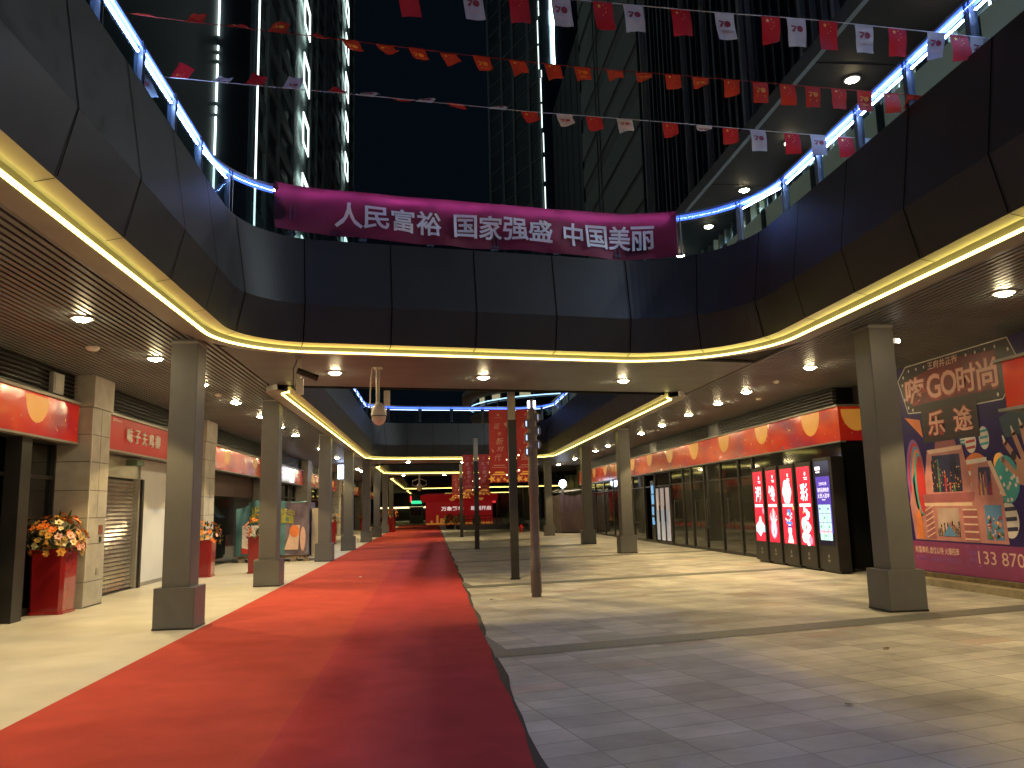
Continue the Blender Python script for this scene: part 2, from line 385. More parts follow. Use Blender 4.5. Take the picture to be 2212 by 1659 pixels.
# balustrades
m_rail = mat('rail steel', (.12, .115, .115), .35, .7)
m_post = mat('post steel', (.1, .11, .13), .4, .5)
m_bgl = glass('balustrade glass', (.75, .86, .88), .16)
m_halo = mat('blue diffuser', (.2, .3, .8), .3, em=(.06, .17, 1), ems=1.6)  # glowing blue edge added to imitate a halo round the rail light
m_ledb2 = mat('dim rail led', (1, 1, 1), em=(.45, .6, 1), ems=7)
def balustrade(i, step, label):
    pts, _ = RINGS[i]; no = normals(pts)
    t = thing('balustrade', label, 'railing', (pts[0][0], pts[0][1], 5.97), 'glass balustrades round the deck openings')
    q = MB(); rl = [(p[0]-a.x*.1, p[1]-a.y*.1, 6.735) for p, a in zip(pts, no)]
    sweep(q, pts, no, [(-.16, 6.70), (-.16, 6.76), (-.04, 6.76), (-.03, 6.69), (-.16, 6.70)], m_rail); q.build('handrail', t)
    q = MB(); sweep(q, pts, no, [(-.03, 6.695), (-.018, 6.672), (-.03, 6.652), (-.055, 6.652), (-.065, 6.69)], m_ledb if i == 0 else m_ledb2); st_ = q.build('light_strip', t); nob = (lambda p: i == 0 and p[1] > 12 and -2.4 < p[0] < 4.4)
    q = MB(); sweep(q, pts, no, [(-.015, 6.70), (-.004, 6.672), (-.016, 6.645)], m_halo, skip=nob); sweep(q, pts, no, [(-.025, 6.648), (-.045, 6.61), (-.066, 6.648)], m_halo, skip=nob); q.build('halo', st_)
    pos = along(pts, step, .6); n = len(pos); lq = MB()
    for k, (p, tg, nn) in enumerate(pos):
        c = V((p.x-nn.x*.03, p.y-nn.y*.03, 6.33)); T = V((*tg, 0)); Nn = V((*nn, 0)); Z = V((0, 0, 1))
        q = MB()
        for s_ in (-.035, .035): q.obox(c+T*s_, T, Z, Nn, .006, .37, .045, m_post)
        q.obox(c+Z*-.34, T, Z, Nn, .06, .012, .06, m_post)
        q.build('post', t)
        p2, tg2, nn2 = pos[(k+1) % n]
        if (p2-p).length > step*1.4: continue
        a = V((p.x-nn.x*.02, p.y-nn.y*.02, 0))+T*.07; b = V((p2.x-nn2.x*.02, p2.y-nn2.y*.02, 0))-V((*tg2, 0))*.07
        q = MB(); off = Nn*.006
        for o_ in (-off, off): q.face([a+Z*5.9+o_, b+Z*5.9+o_, b+Z*6.535+o_, a+Z*6.535+o_], m_bgl)
        q.build('glass_panel', t)
        d = (b-a).normalized()
        if i == 0 and p.y > 11.9 and -2.9 < (a.x+b.x)/2 < 4.9: continue
        lq.obox((a+b)/2+Z*6.545+Nn*.0, d, Z, Nn, (b-a).length/2-.02, .007, .009, m_ledb if i == 0 else m_ledb2)
    lq.build('glass_light_strip', t)
    return t
balustrade(0, 1.12, 'glass balustrade with bright blue white light strip around the first opening overhead')
balustrade(1, 1.6, 'glass balustrade with dimmer lights around the second opening beyond the bridge')

# cloth banner on the near bridge rail
m_cloth = mat('crimson cloth', (.2, .012, .04), .7, 0, .12, 3, .3, 8, trans=.11)
m_clothw = mat('white cloth lettering', (.88, .88, .92), .7, 0, .05, 3, trans=.1)
def banner_path():
    pts, _ = RINGS[0]; P = [V(p) for p in pts]
    # follow the ring from its left corner to its right corner along the bridge front
    n = len(P); L_ = []
    for i in range(n):
        L_.append(P[i])
    # indices: find start near (-2.46,12.4) and end near (4.9,13.5)
    return L_
def bpos(s):
    """s 0..1 across the banner, in plan, hung on the rail line"""
    pts = BP; d = s*BPL; acc = 0
    for i in range(len(pts)-1):
        l_ = (pts[i+1]-pts[i]).length
        if acc+l_ >= d or i == len(pts)-2:
            tg = (pts[i+1]-pts[i])/l_; return pts[i]+tg*(d-acc), V((tg.y, -tg.x))
        acc += l_
ring0 = [V(p) for p in RINGS[0][0]]
seg = [p for p in ring0 if p.y > 11.6]
seg = sorted(seg, key=lambda p: p.x)
BP = [p for p in seg if -2.45 <= p.x <= 4.5]; BPL = sum((BP[i+1]-BP[i]).length for i in range(len(BP)-1))
def bfn(a, b, l):
    """a along 0..BPL, b 0 (top) .. -0.66"""
    p, nn = bpos(min(1, max(0, a/BPL)))
    s = a/BPL
    sag = .0*s - .02*sin(pi*s)
    wv = .03*sin(a*2.3+b*5)+.026*sin(a*5.1-b*8)+.009*sin(a*9+b*6)
    d = .035+.03*(-b/.75)+wv*(.25+min(1, -b*1.8))+l
    z = 6.785+b*(1+.1*s-.03*sin(a*1.9))+sag
    return V((p.x+nn.x*d, p.y+nn.y*d, z))
t = thing('slogan_banner', 'crimson cloth banner with large white Chinese slogan tied along the bridge railing', 'banner', (1, 13.1, 6.1))
q = MB(); NA, NB = 150, 10
fl = [bfn(BPL*i/NA, -.78*j/NB, 0) for i in range(NA+1) for j in range(NB+1)]
q.faces(fl, [(i*(NB+1)+j, i*(NB+1)+j+1, (i+1)*(NB+1)+j+1, (i+1)*(NB+1)+j) for i in range(NA) for j in range(NB)], m_cloth, True)
q.build('cloth', t)
q = MB(); pl = PL(q, (0, 0, 0), (1, 0, 0), fn=bfn)
k0 = .17*BPL; cw = .0625*BPL
for g, s_ in enumerate(('人民富裕', '国家强盛', '中国美丽')):
    for j, ch in enumerate(s_):
        pl.text(ch, k0+cw*(g*4.42+j), -.43, .39 if ch != '人' else .41, m_clothw, l=.03, bold=.018, sx=1.08)
q.build('lettering', t)
q = MB(); q.blob(bfn(-.02, -.1, .04), .05, .05, .06, m_cloth, .3); q.build('knot', t)

# ------------------------------------------------------------------ columns
def column_proto():
    t = thing('column', '', 'column', (0, 0, 0), 'grey clad columns of the arcade')
    q = MB(); b_ = .02
    def prism(hx, hy, z0, z1, c=.012):
        P = [(-hx+c, -hy), (hx-c, -hy), (hx, -hy+c), (hx, hy-c), (hx-c, hy), (-hx+c, hy), (-hx, hy-c), (-hx, -hy+c)]
        q.faces([(x, y, z) for z in (z0, z1) for x, y in P], [(k, (k+1) % 8, 8+(k+1) % 8, 8+k) for k in range(8)]+[tuple(range(8, 16))], m_col)
    prism(.195, .225, .585, SZ+.04)
    q.box(-.199, .199, -.229, .229, SZ-.07, SZ-.04, m_trim); q.build('shaft', t)
    q = MB(); prism(.285, .29, 0, .585, .01)
    q.box(-.288, .288, -.293, .293, 0.004, .03, m_dark); q.build('plinth', t)
    return t
cp = column_proto()
CL = [(-3.66, 4.4), (-3.66, 12.47), (-3.66, 19.0), (-3.55, 27.7), (-3.5, 34.9), (-3.45, 43.7), (-3.4, 51.3), (-3.4, 60), (-3.4, 69)]
CR = [(6.74, 11.47), (6.56, 27.25), (6.62, 34.4), (6.62, 46.0)]
names = {(0, 1): 'grey column beside the carpet standing next to the shutter shop, nearest on the left',
         (0, 2): 'grey column on the left in front of the tarpaulin covered stall',
         (0, 3): 'grey column on the left just past the tarpaulin covered stall',
         (0, 4): 'fourth grey column along the left edge of the carpet',
         (0, 5): 'fifth grey column along the left edge of the carpet', (0, 6): 'sixth grey column along the left edge of the carpet',
         (0, 7): 'seventh grey column along the left carpet edge, close to a far flower stand',
         (0, 8): 'eighth and last grey column along the left carpet edge',
         (1, 0): 'large grey column at right in front of the purple billboard wall',
         (1, 1): 'grey column at right in front of the open lit glass doors',
         (1, 2): 'slender far grey column at right beside the brown hoarding booth', (1, 3): 'grey column behind the hydrant and left of the brown hoarding'}
first = True
for sd, L_ in ((0, CL), (1, CR)):
    for i, (x, y) in enumerate(L_):
        if (sd, i) not in names: continue
        if first: cp.location = (x, y, 0); cp['label'] = names[sd, i]; first = False
        else: dup(cp, (x, y, 0), names[sd, i])

# ------------------------------------------------------------------ downlights
def downlight_proto():
    t = thing('downlight', '', 'ceiling light', (0, 0, 0), 'round lit downlights in the arcade soffit')
    q = MB(); q.lathe((0, 0, 0), [(.13, .03), (.15, .0), (.15, -.016), (.118, -.02), (.112, .0)], m_ring, 24); q.build('trim_ring', t)
    q = MB(); q.lathe((0, 0, 0), [(.113, -.004), (.1, -.03), (.06, -.05), (.001, -.058)], m_lens, 20); q.build('lens', t)
    return t
dp = downlight_proto(); dp_used = False
def lamp(parent, loc, power, col=(1, .72, .31), ang=97, blend=.16, size=.07):
    l = bpy.data.lights.new('spot_lamp', 'SPOT'); l.energy = power; l.color = col; l.spot_size = R(ang); l.spot_blend = blend; l.shadow_soft_size = size
    o = bpy.data.objects.new('spot_lamp', l); COL.objects.link(o); o.parent = parent; o.location = loc
    return o
ORD = ['first', 'second', 'third', 'fourth', 'fifth', 'sixth', 'seventh', 'eighth', 'ninth', 'tenth', 'eleventh', 'twelfth', 'thirteenth', 'fourteenth', 'fifteenth', 'sixteenth', 'seventeenth', 'eighteenth', 'nineteenth', 'twentieth']
DL = [(-4.56, y) for y in (10.85, 13.7, 19.3, 22.15, 27.7, 33.8, 39.8, 50.75, 53.4, 56.6, 66.3, 80)]
DR = [(x_, y) for x_, y in ((7.4, 9.45), (7.45, 15.0), (7.48, 18.35), (7.55, 20.5), (7.6, 23.1), (7.65, 26.1), (7.7, 29), (7.75, 34.9), (7.8, 37.9), (7.9, 44.1), (7.9, 50))]
DB = [(-1.8, 15.25), (1.05, 15.9), (4.05, 16.5)]
DB2 = [(-1.25, 44.3), (1.75, 45.2), (-2.1, 61), (.95, 61.5)]
for L_, txt, pw in ((DL, 'lit round downlight in the left arcade ceiling, %s one away from the camera', 1), (DR, 'lit round downlight in the right arcade ceiling, %s one away from the camera', 1.25),
                (DB, 'lit round downlight under the near bridge, %s from the left', .9), (DB2, 'small lit downlight under the farther bridges, %s in order of distance', .9)):
    for i, (x, y) in enumerate(L_):
        lab = txt % ORD[i]
        if not dp_used: d_ = dp; dp.location = (x, y, SZ-.012); dp['label'] = lab; dp_used = True
        else: d_ = dup(dp, (x, y, SZ-.012), lab)
        lamp(d_, (0, 0, -.1), SPOT*pw)
# unseen neighbours of the same rows behind the picture edge still light the floor
for x, y in ((-4.56, 7.8), (-4.56, 5.0), (-4.56, 16.5), (-4.56, 25), (7.4, 6.4), (7.4, 3.2)):
    d_ = dup(dp, (x, y, SZ-.012), 'lit round arcade downlight hidden by a column or just outside the view')
    lamp(d_, (0, 0, -.1), SPOT)
# ------------------------------------------------------------------ upper storey on the right: canopy with downlights
t = thing('roof_canopy', 'dark projecting upper roof canopy high on the right with three lit downlights', 'canopy', (14, 30, 14))
q = MB(); q.box(11.0, 26, -8, 90, 14, 14.35, mat('canopy underside', (.016, .013, .012), .75, 0, .2, .7, spec=.15)); q.build('slab', t)
q = MB(); q.box(10.85, 10.997, -8, 90, 13.94, 14.42, mat('canopy edge', (.1, .11, .11), .6)); q.build('edge', t)
q = MB()
for k in range(11): q.box(11.01, 26, -6+8.8*k, -5.97+8.8*k, 13.99, 13.998, m_seam)
q.build('panel_seam', t)
for k in range(-2, 8):
    y = 17.0+4.22*k if k != 0 else 17.1
    d_ = dup(dp, (12.58, y, 13.985), 'lit downlight in the upper roof canopy, ' + {4: 'seen through the balustrade glass', 3: 'just above the balustrade bend', 2: 'beside the hanging flags, above the railing', 0: 'topmost in the picture above the white flags'}.get(k, 'hidden behind a flag or the railing'))
    d_['group'] = 'downlights of the upper canopy'; d_.scale = (1.6, 1.6, 1.6)
    lamp(d_, (0, 0, -.1), 2000, (.72, .87, 1), 165, .9)
t = thing('upper_shop_wall', 'cream lit upper storey shop wall behind the right balustrade', 'wall', (9.0, 20, 5.62))
q = MB(); m_cream = mat('glowing cream panel', (.5, .47, .34), .4, 0, .1, .6, em=(.5, .46, .28), ems=.16)  # mild emission stands in for light falling on the wall
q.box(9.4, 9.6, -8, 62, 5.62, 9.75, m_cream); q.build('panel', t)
q = MB()
for k in range(22): q.box(9.34, 9.4, -6.2+3.0*k, -6.0+3.0*k, 5.62, 9.75, m_dark)
q.build('mullion', t)
t = thing('upper_shop_wall', 'unlit upper storey wall hidden above the left shops', 'wall', (-7.4, 20, 5.62))
q = MB(); q.box(-7.6, -7.4, -8, 62, 5.62, 8.4, m_dark); q.build('panel', t)

# ------------------------------------------------------------------ left shops
XS, XG = -6.42, -6.85
LETR = [('C', .25), ('O', .36), ('M', .27), ('P', .4), ('L', .2), ('E', .33), ('X', .24)]
def vinyl_art(pl, w_, h, seed, big=2.6, n_dots=None):
    """printed planets, dots and scattered letters on a festive band"""
    rnd = random.Random(seed); n = max(1, round(w_/big))
    for k in range(n):
        a = w_*(k+.55)/n; r_ = h*rnd.uniform(.38, .46)
        pl.disc(a, h-.02, r_*1.45, r_*1.6, m_gold, n=20, t0=pi, t1=2*pi)
        for j, (c, f) in enumerate(LETR):
            x = a-.75+.24*j
            if 0.1 < x < w_-.1: pl.text(c, x, h*(.28+.25*((j*7) % 3)/2), .042, m_pinkw, l=.004)
        for j in range(6):
            x, y = rnd.uniform(.1, w_-.1), rnd.uniform(.08, h-.06); r2 = rnd.uniform(.008, .03)
            pl.disc(x, y, r2, r2*1.3, rnd.choice((m_gold, m_gold, m_pinkw, m_blue)), n=10)
        x = a+w_/n*.45
        if x < w_-.15: pl.disc(x, .035, .06, .06, m_blue, n=14, t0=0, t1=pi); pl.disc(x+.35 if x+.35 < w_-.05 else x-.3, h*.7, .02, .028, m_blue, n=10)
        x = a-w_/n*.4
        for e in (-1, 1): pl.poly([(x, h*.62), (x+e*.05, h*.62+.03), (x+e*.05, h*.62-.03)][::e], m_gold)
def louvre(q, X, y0, y1, z0, z1, side, m, step=.075):
    z = z0+.02
    while z < z1-.02:
        q.faces([(X, y0, z), (X, y1, z), (X-side*.05, y1, z+.045), (X-side*.05, y0, z+.045)], [(0, 1, 2, 3)], m); z += step
m_louv = mat('louvre blade', (.12, .115, .105), .4, .4)
def left_shop(y0, y1, label, kind, seed):
    t = thing('shopfront', label, 'shop', (XG, (y0+y1)/2, 0)); w_ = y1-y0
    q = MB(); q.box(-7.4, XG-.02, y0, y1, 0, 2.97, m_black); q.box(-7.4, XS-.12, y0, y1, 2.97, SZ+.04, m_black); q.build('backing', t)
    q = MB(); q.box(XS-.12, XS, y0+.03, y1-.03, 2.96, 3.64, mat('shop sign red', (.5, .013, .018), .45, 0, .08, 1, spec=.2) if kind == 'chicken' else m_vinyl)
    sg = q.build('sign', t)
    q = MB(); pl = PL(q, (XS, y0, 2.96), (0, 1, 0))
    if kind == 'chicken':
        for j, ch in enumerate('味子夫鸡柳'): pl.text(ch, .17*w_+.1+.44*j+.35, .36, .3, m_white, l=.003, bold=.006, ext=.03)
        pl.text('中国鸡柳领导品牌', w_*.68, .1, .09, m_offw, l=.003, bold=.01)
        pl.text('加盟热线 400 666', .9, .61, .06, m_offw, l=.003)
        q.build('lettering', sg)
    else:
        if kind == 'panel':
            q.box(XS+.002, XS+.012, y0+2.6, y0+4.3, 2.965, 3.63, mat('brushed sheet', (.4, .4, .37), .25, .8, .15, 3)); w2 = 2.5
            q.box(XS+.002, XS+.014, y0+4.4, y0+5.6, 3.0, 3.6, mat('sign lightbox', (.8, .85, 1), em=(.75, .86, 1), ems=2.2))
        else: w2 = w_
        vinyl_art(pl, w2, .66, seed, big=3.3); q.build('print', sg)
    q = MB(); q.box(XS-.16, XS+.05, y0+.02, y1-.02, 3.642, 3.69, m_trim); q.box(XS-.16, XS+.03, y0+.02, y1-.02, 2.925, 2.958, m_trim)
    q.build('sign_frame', t)
    q = MB(); louvre(q, XS-.06, y0, y1, 3.7, SZ, 1, m_louv); q.build('louvre', t)
    q = MB(); q.box(XG, XS-.12, y0, y1, 2.92, 2.955, m_dark); q.build('lintel_underside', t)
    if kind == 'chicken':
        q = MB(); ys, ye = y0+.12, y0+3.1; h = 2.35; k = 0; z = .03
        m_sh = mat('shutter slat', (.42, .38, .34), .16, .75, .15, 2)
        while z < h:
            q.faces([(XG+.05, ys, z), (XG+.05, ye, z), (XG+.085, ye, z+.03), (XG+.085, ys, z+.03), (XG+.055, ye, z+.085), (XG+.055, ys, z+.085)], [(0, 1, 2, 3), (3, 2, 4, 5)], m_sh); z += .088
        q.box(XG+.04, XG+.1, ys, ye, .005, .035, m_dark); q.build('roller_shutter', t)
        q = MB(); q.box(XG, XG+.13, ys-.1, ys, 0, 2.45, m_dark); q.box(XG, XG+.15, ye, ye+.1, 0, 2.45, m_trim); q.box(XG-.02, XG+.2, ye+.1, ye+.22, 0, 2.45, m_dark); q.build('shutter_frame', t)
        q = MB(); q.box(XG-.02, XG+.06, y0, ye+.22, 2.452, 2.92, mat('creased film', (.42, .4, .36), .12, .3, .1, 2, .7, 3)); q.build('header_panel', t)
        q = MB(); q.box(XG-.02, XG+.1, ye+.24, y1-.8, 0.09, 2.92, m_wall); q.box(XG-.02, XG+.11, ye+.24, y1-.8, 0, .09, mat('skirting', (.25, .23, .2), .5)); q.build('wall', t)
        q = MB(); q.box(XG-.02, XG+.12, y1-.8, y1, 0, 2.92, m_dark); q.build('pier', t)
        q = MB(); q.box(XG+.06, XG+.3, y0+2.5, y0+2.95, 2.74, 2.86, mat('exit box', (.1, .16, .1), .4)); q.build('exit_box', t)
    elif kind == 'board':
        q = MB(); q.box(XG-.02, XG+.02, y0, y1, 2.2, 2.92, mat('brown board', (.1, .055, .05), .6, 0, .2, 2)); q.build('board', t)
        q = MB(); q.box(XG, XG+.1, y0+.5, y0+.75, 0, 2.92, m_dark); q.box(XG, XG+.12, y0+.05, y0+.4, 0, 2.6, mat('torn plaster', (.45, .4, .3), .8, 0, .3, 4)); q.box(XG, XG+.08, y0+1.6, y0+1.9, 0, 2.2, mat('raw timber', (.4, .26, .14), .7, 0, .2, 6)); q.build('door_frame', t)
        q = MB(); q.box(XG-.03, XG-.01, y0+.75, y1, 0, 2.2, m_blkgl); q.build('glass', t)
    else:
        q = MB(); q.box(XG-.02, XG, y0, y1, 0, 2.92, m_blkgl); q.build('glass', t)
        q = MB(); n = max(2, round(w_/2.2))
        for k in range(n+1):
            y = y0+w_*k/n; q.box(XG, XG+.07, max(y0, y-.05), min(y1, y+.05), 0, 2.92, m_dark)
        q.box(XG, XG+.06, y0, y1, 0, .12, m_dark); q.box(XG, XG+.055, y0, y1, 2.3, 2.36, m_dark); q.build('door_frame', t)
        if kind == 'near':
            q = MB(); q.box(XG+.07, XG+.32, 13.62, 13.95, 0, 2.92, m_dark); q.build('post', t)
            q = MB(); q.box(XS-.1, XS-.02, 14.35, 14.75, 3.74, 4.1, mat('speaker shell', (.3, .3, .29), .5)); q.box(XS-.018, XS-.012, 14.4, 14.7, 3.78, 4.06, m_trim); q.build('wall_speaker', t)
PIL = [(15.42, 16.28), (22.95, 24.0), (32.1, 33.1), (41.5, 42.8), (55.3, 56.6), (73, 74.6)]
def pilaster(y0, y1, label, plates=False):
    t = thing('pilaster', label, 'pillar', (-6.5, (y0+y1)/2, 0), 'stone clad pillars between the left shops')
    q = MB(); xf = -6.2; hs = [0, .46, 1.13, 1.6, 2.1, 2.62, 3.12, 3.62, SZ+.04]
    for a, b in zip(hs[:-1], hs[1:]):
        e = .03 if 3.5 < a < 3.9 else 0
        q.box(-7.3, xf+e, y0-e, y1+e, a+.006, b-.006, m_stone)
    q.box(-7.3, xf-.012, y0+.012, y1-.012, 0, SZ+.03, m_joint)
    for a in (1.6, 2.1, 2.62, 3.12): pass
    q.box(xf+.0005, xf+.0015, (y0+y1)/2-.006, (y0+y1)/2+.006, 1.6, 3.6, m_joint)
    q.build('cladding', t)
    q = MB(); q.box(xf-.0, xf+.015, y0+.0, y0+.025, .5, 3.1, mat('corner bead', (.5, .48, .42), .4)); q.box(xf, xf+.006, y0+.03, y1-.02, .012, .03, m_dark); q.build('corner_bead', t)
    if plates:
        for (yy, zz, s_, m_) in ((y0+.62, 1.38, .085, mat('rust red plate', (.2, .06, .05), .5)), (y0+.62, 1.2, .05, m_dark), (y0+.55, .62, .055, m_trim)):
            q = MB(); q.box(xf+.001, xf+.014, yy-s_, yy+s_, zz-s_, zz+s_, m_); q.build('wall_plate', t)
PLAB = ['pale stone pillar with small square plates beside the nearest flower pot', 'pale stone pillar left of the tarpaulin stall beyond the nearest left column', 'stone pillar hidden behind the tarpaulin stall',
        'stone pillar beside the far white lightbox on the left', 'narrow looking far stone pillar past the white lightbox', 'farthest visible stone pillar of the left shops']
for i, (a, b) in enumerate(PIL): pilaster(a, b, PLAB[i], i == 0)
left_shop(-6, 15.40, 'dark glass shop at far left under a red planet print sign', 'near', 3)
left_shop(16.30, 22.93, 'shop with white Chinese letters on a red sign above a half open roller shutter', 'chicken', 4)
left_shop(24.02, 32.08, 'boarded unfinished shop behind the blue tarpaulin stall', 'board' , 5)
left_shop(33.12, 41.48, 'dark shop with silver panel and lit box in its red sign', 'panel', 6)
left_shop(42.82, 55.28, 'dark far left shop with red sign just past the white lightbox', 'plain', 7)
left_shop(56.62, 72.98, 'farther dark shop of the left row between the last pillars', 'plain', 8)
left_shop(74.62, 92, 'last dark shop at the far end of the left row', 'plain', 9)

# ------------------------------------------------------------------ right shops
XB, XR = 9.3, 9.38
t = thing('shopfront', 'long glass shopfront on the right under a red planet print sign band', 'shop', (XR, 32, 0))
q = MB(); q.box(XR+.5, XR+.7, 17.62, 52, 0, SZ, mat('dim interior', (.06, .055, .05), .7)); q.box(XR+.0, XR+.5, 17.9, 52, 2.9, SZ+.04, m_black); q.build('backing', t)
q = MB(); q.box(XB, XB+.1, 17.55, 50.5, 2.94, 3.72, m_vinyl); q.box(XB+.1, 10.6, 17.55, 17.65, 2.94, 3.72, m_vinyl); sg = q.build('sign', t)
q = MB(); vinyl_art(PL(q, (XB, 50.5, 2.94), (0, -1, 0)), 32.9, .78, 11, big=3.0); pl = PL(q, (XB, 17.55, 2.94), (1, 0, 0)); pl.disc(.42, .72, .36, .5, m_gold, n=22, t0=pi, t1=2*pi)
for j in range(9): pl.disc(random.uniform(.1, 1.2), random.uniform(.1, .7), .014, .018, m_pinkw, n=8)
q.build('print', sg)
q = MB(); q.box(XB-.05, XB+.12, 17.5, 50.5, 3.724, 3.77, m_trim); q.box(XB-.03, XB+.12, 17.52, 50.5, 2.9, 2.937, m_trim); q.box(XB+.12, 10.6, 17.5, 17.66, 3.724, 3.77, m_trim); q.build('sign_frame', t)
q = MB(); louvre(q, XB+.03, 17.7, 25.5, 3.79, SZ, -1, m_louv); louvre(q, XB+.03, 26.5, 33, 3.79, SZ, -1, m_louv); louvre(q, XB+.03, 34, 50, 3.79, SZ, -1, m_louv); q.build('louvre', t)
YM = [21.75, 22.9, 24.0, 25.6, 27.2, 28.6, 29.6, 31.2, 33.4, 35.2, 37.2, 39.2, 41.4, 43.6, 46, 48.5, 50.5]
for a, b in zip(YM[:-1], YM[1:]):
    if (a, b) in ((31.2, 33.4), (33.4, 35.2)): continue
    q = MB(); q.box(XR, XR+.02, a+.06, b-.06, .1, 2.86, m_shgl); q.build('glass_pane', t)
q = MB()
for y in YM: q.box(XR-.04, XR+.06, y-.055, y+.055, 0, 2.9, m_dark)
q.box(XR-.02, XR+.05, 21.75, 50.5, 0, .1, m_dark); q.box(XR-.015, XR+.045, 21.75, 50.5, 2.32, 2.37, m_dark); q.box(XR-.015, XR+.045, 21.75, 50.5, 2.86, 2.9, m_dark); q.build('frame', t)
for y in (22.2, 22.6, 24.9, 26.9, 28.1, 30.6, 37.0, 41.1, 43.3):
    q = MB(); q.tube([(XR-.08, y, .75), (XR-.08, y, 1.75)], .014, m_post, 6)
    for z in (.8, 1.7): q.tube([(XR-.08, y, z), (XR, y, z)], .01, m_post, 6)
    q.build('door_handle', t)
q = MB(); q.box(XB, XR+.05, 17.56, 21.75, 2.5, 2.9, m_blkgl); q.build('glass_transom', t)
q = MB(); q.box(XR-.02, XR+.03, 17.62, 21.75, 0, 2.5, m_blkgl); q.box(XR, 10.6, 17.62, 17.68, 0, 2.9, m_blkgl); q.build('black_glass', t)
# open lit doors
m_lit = mat('lit door glass', (.4, .45, .5), .12, 0, .35, 1.5, em=(.55, .62, .72), ems=.32)
m_litp = mat('lit interior wall', (.5, .45, .45), .4, 0, .2, 1, em=(.6, .5, .48), ems=.38)
m_litb = mat('blue window film', (.1, .3, .6), .2, em=(.2, .5, .9), ems=.7)
for k in range(3):
    y = 31.55+.75*k; q = MB(); q.box(XR-.02, XR+.01, y, y+.42, .15, 2.25, m_litp); q.box(XR-.03, XR-.022, y+.02, y+.4, .15, 1.35, m_lit); q.build('lit_door', t)
    q = MB(); q.box(XR-.08, XR-.035, y+.42, y+.5, .9, 1.55, m_black); q.build('door_handle', t)
q = MB(); q.box(XR-.03, XR+.02, 33.6, 34.15, .05, 2.6, m_black)
for k, (a, b) in enumerate(((.75, 1.05), (1.15, 1.5), (1.6, 2.0), (2.05, 2.4))): q.box(XR-.04, XR-.031, 33.65, 34.0, a, b, m_litb)
q.build('lit_door', t)

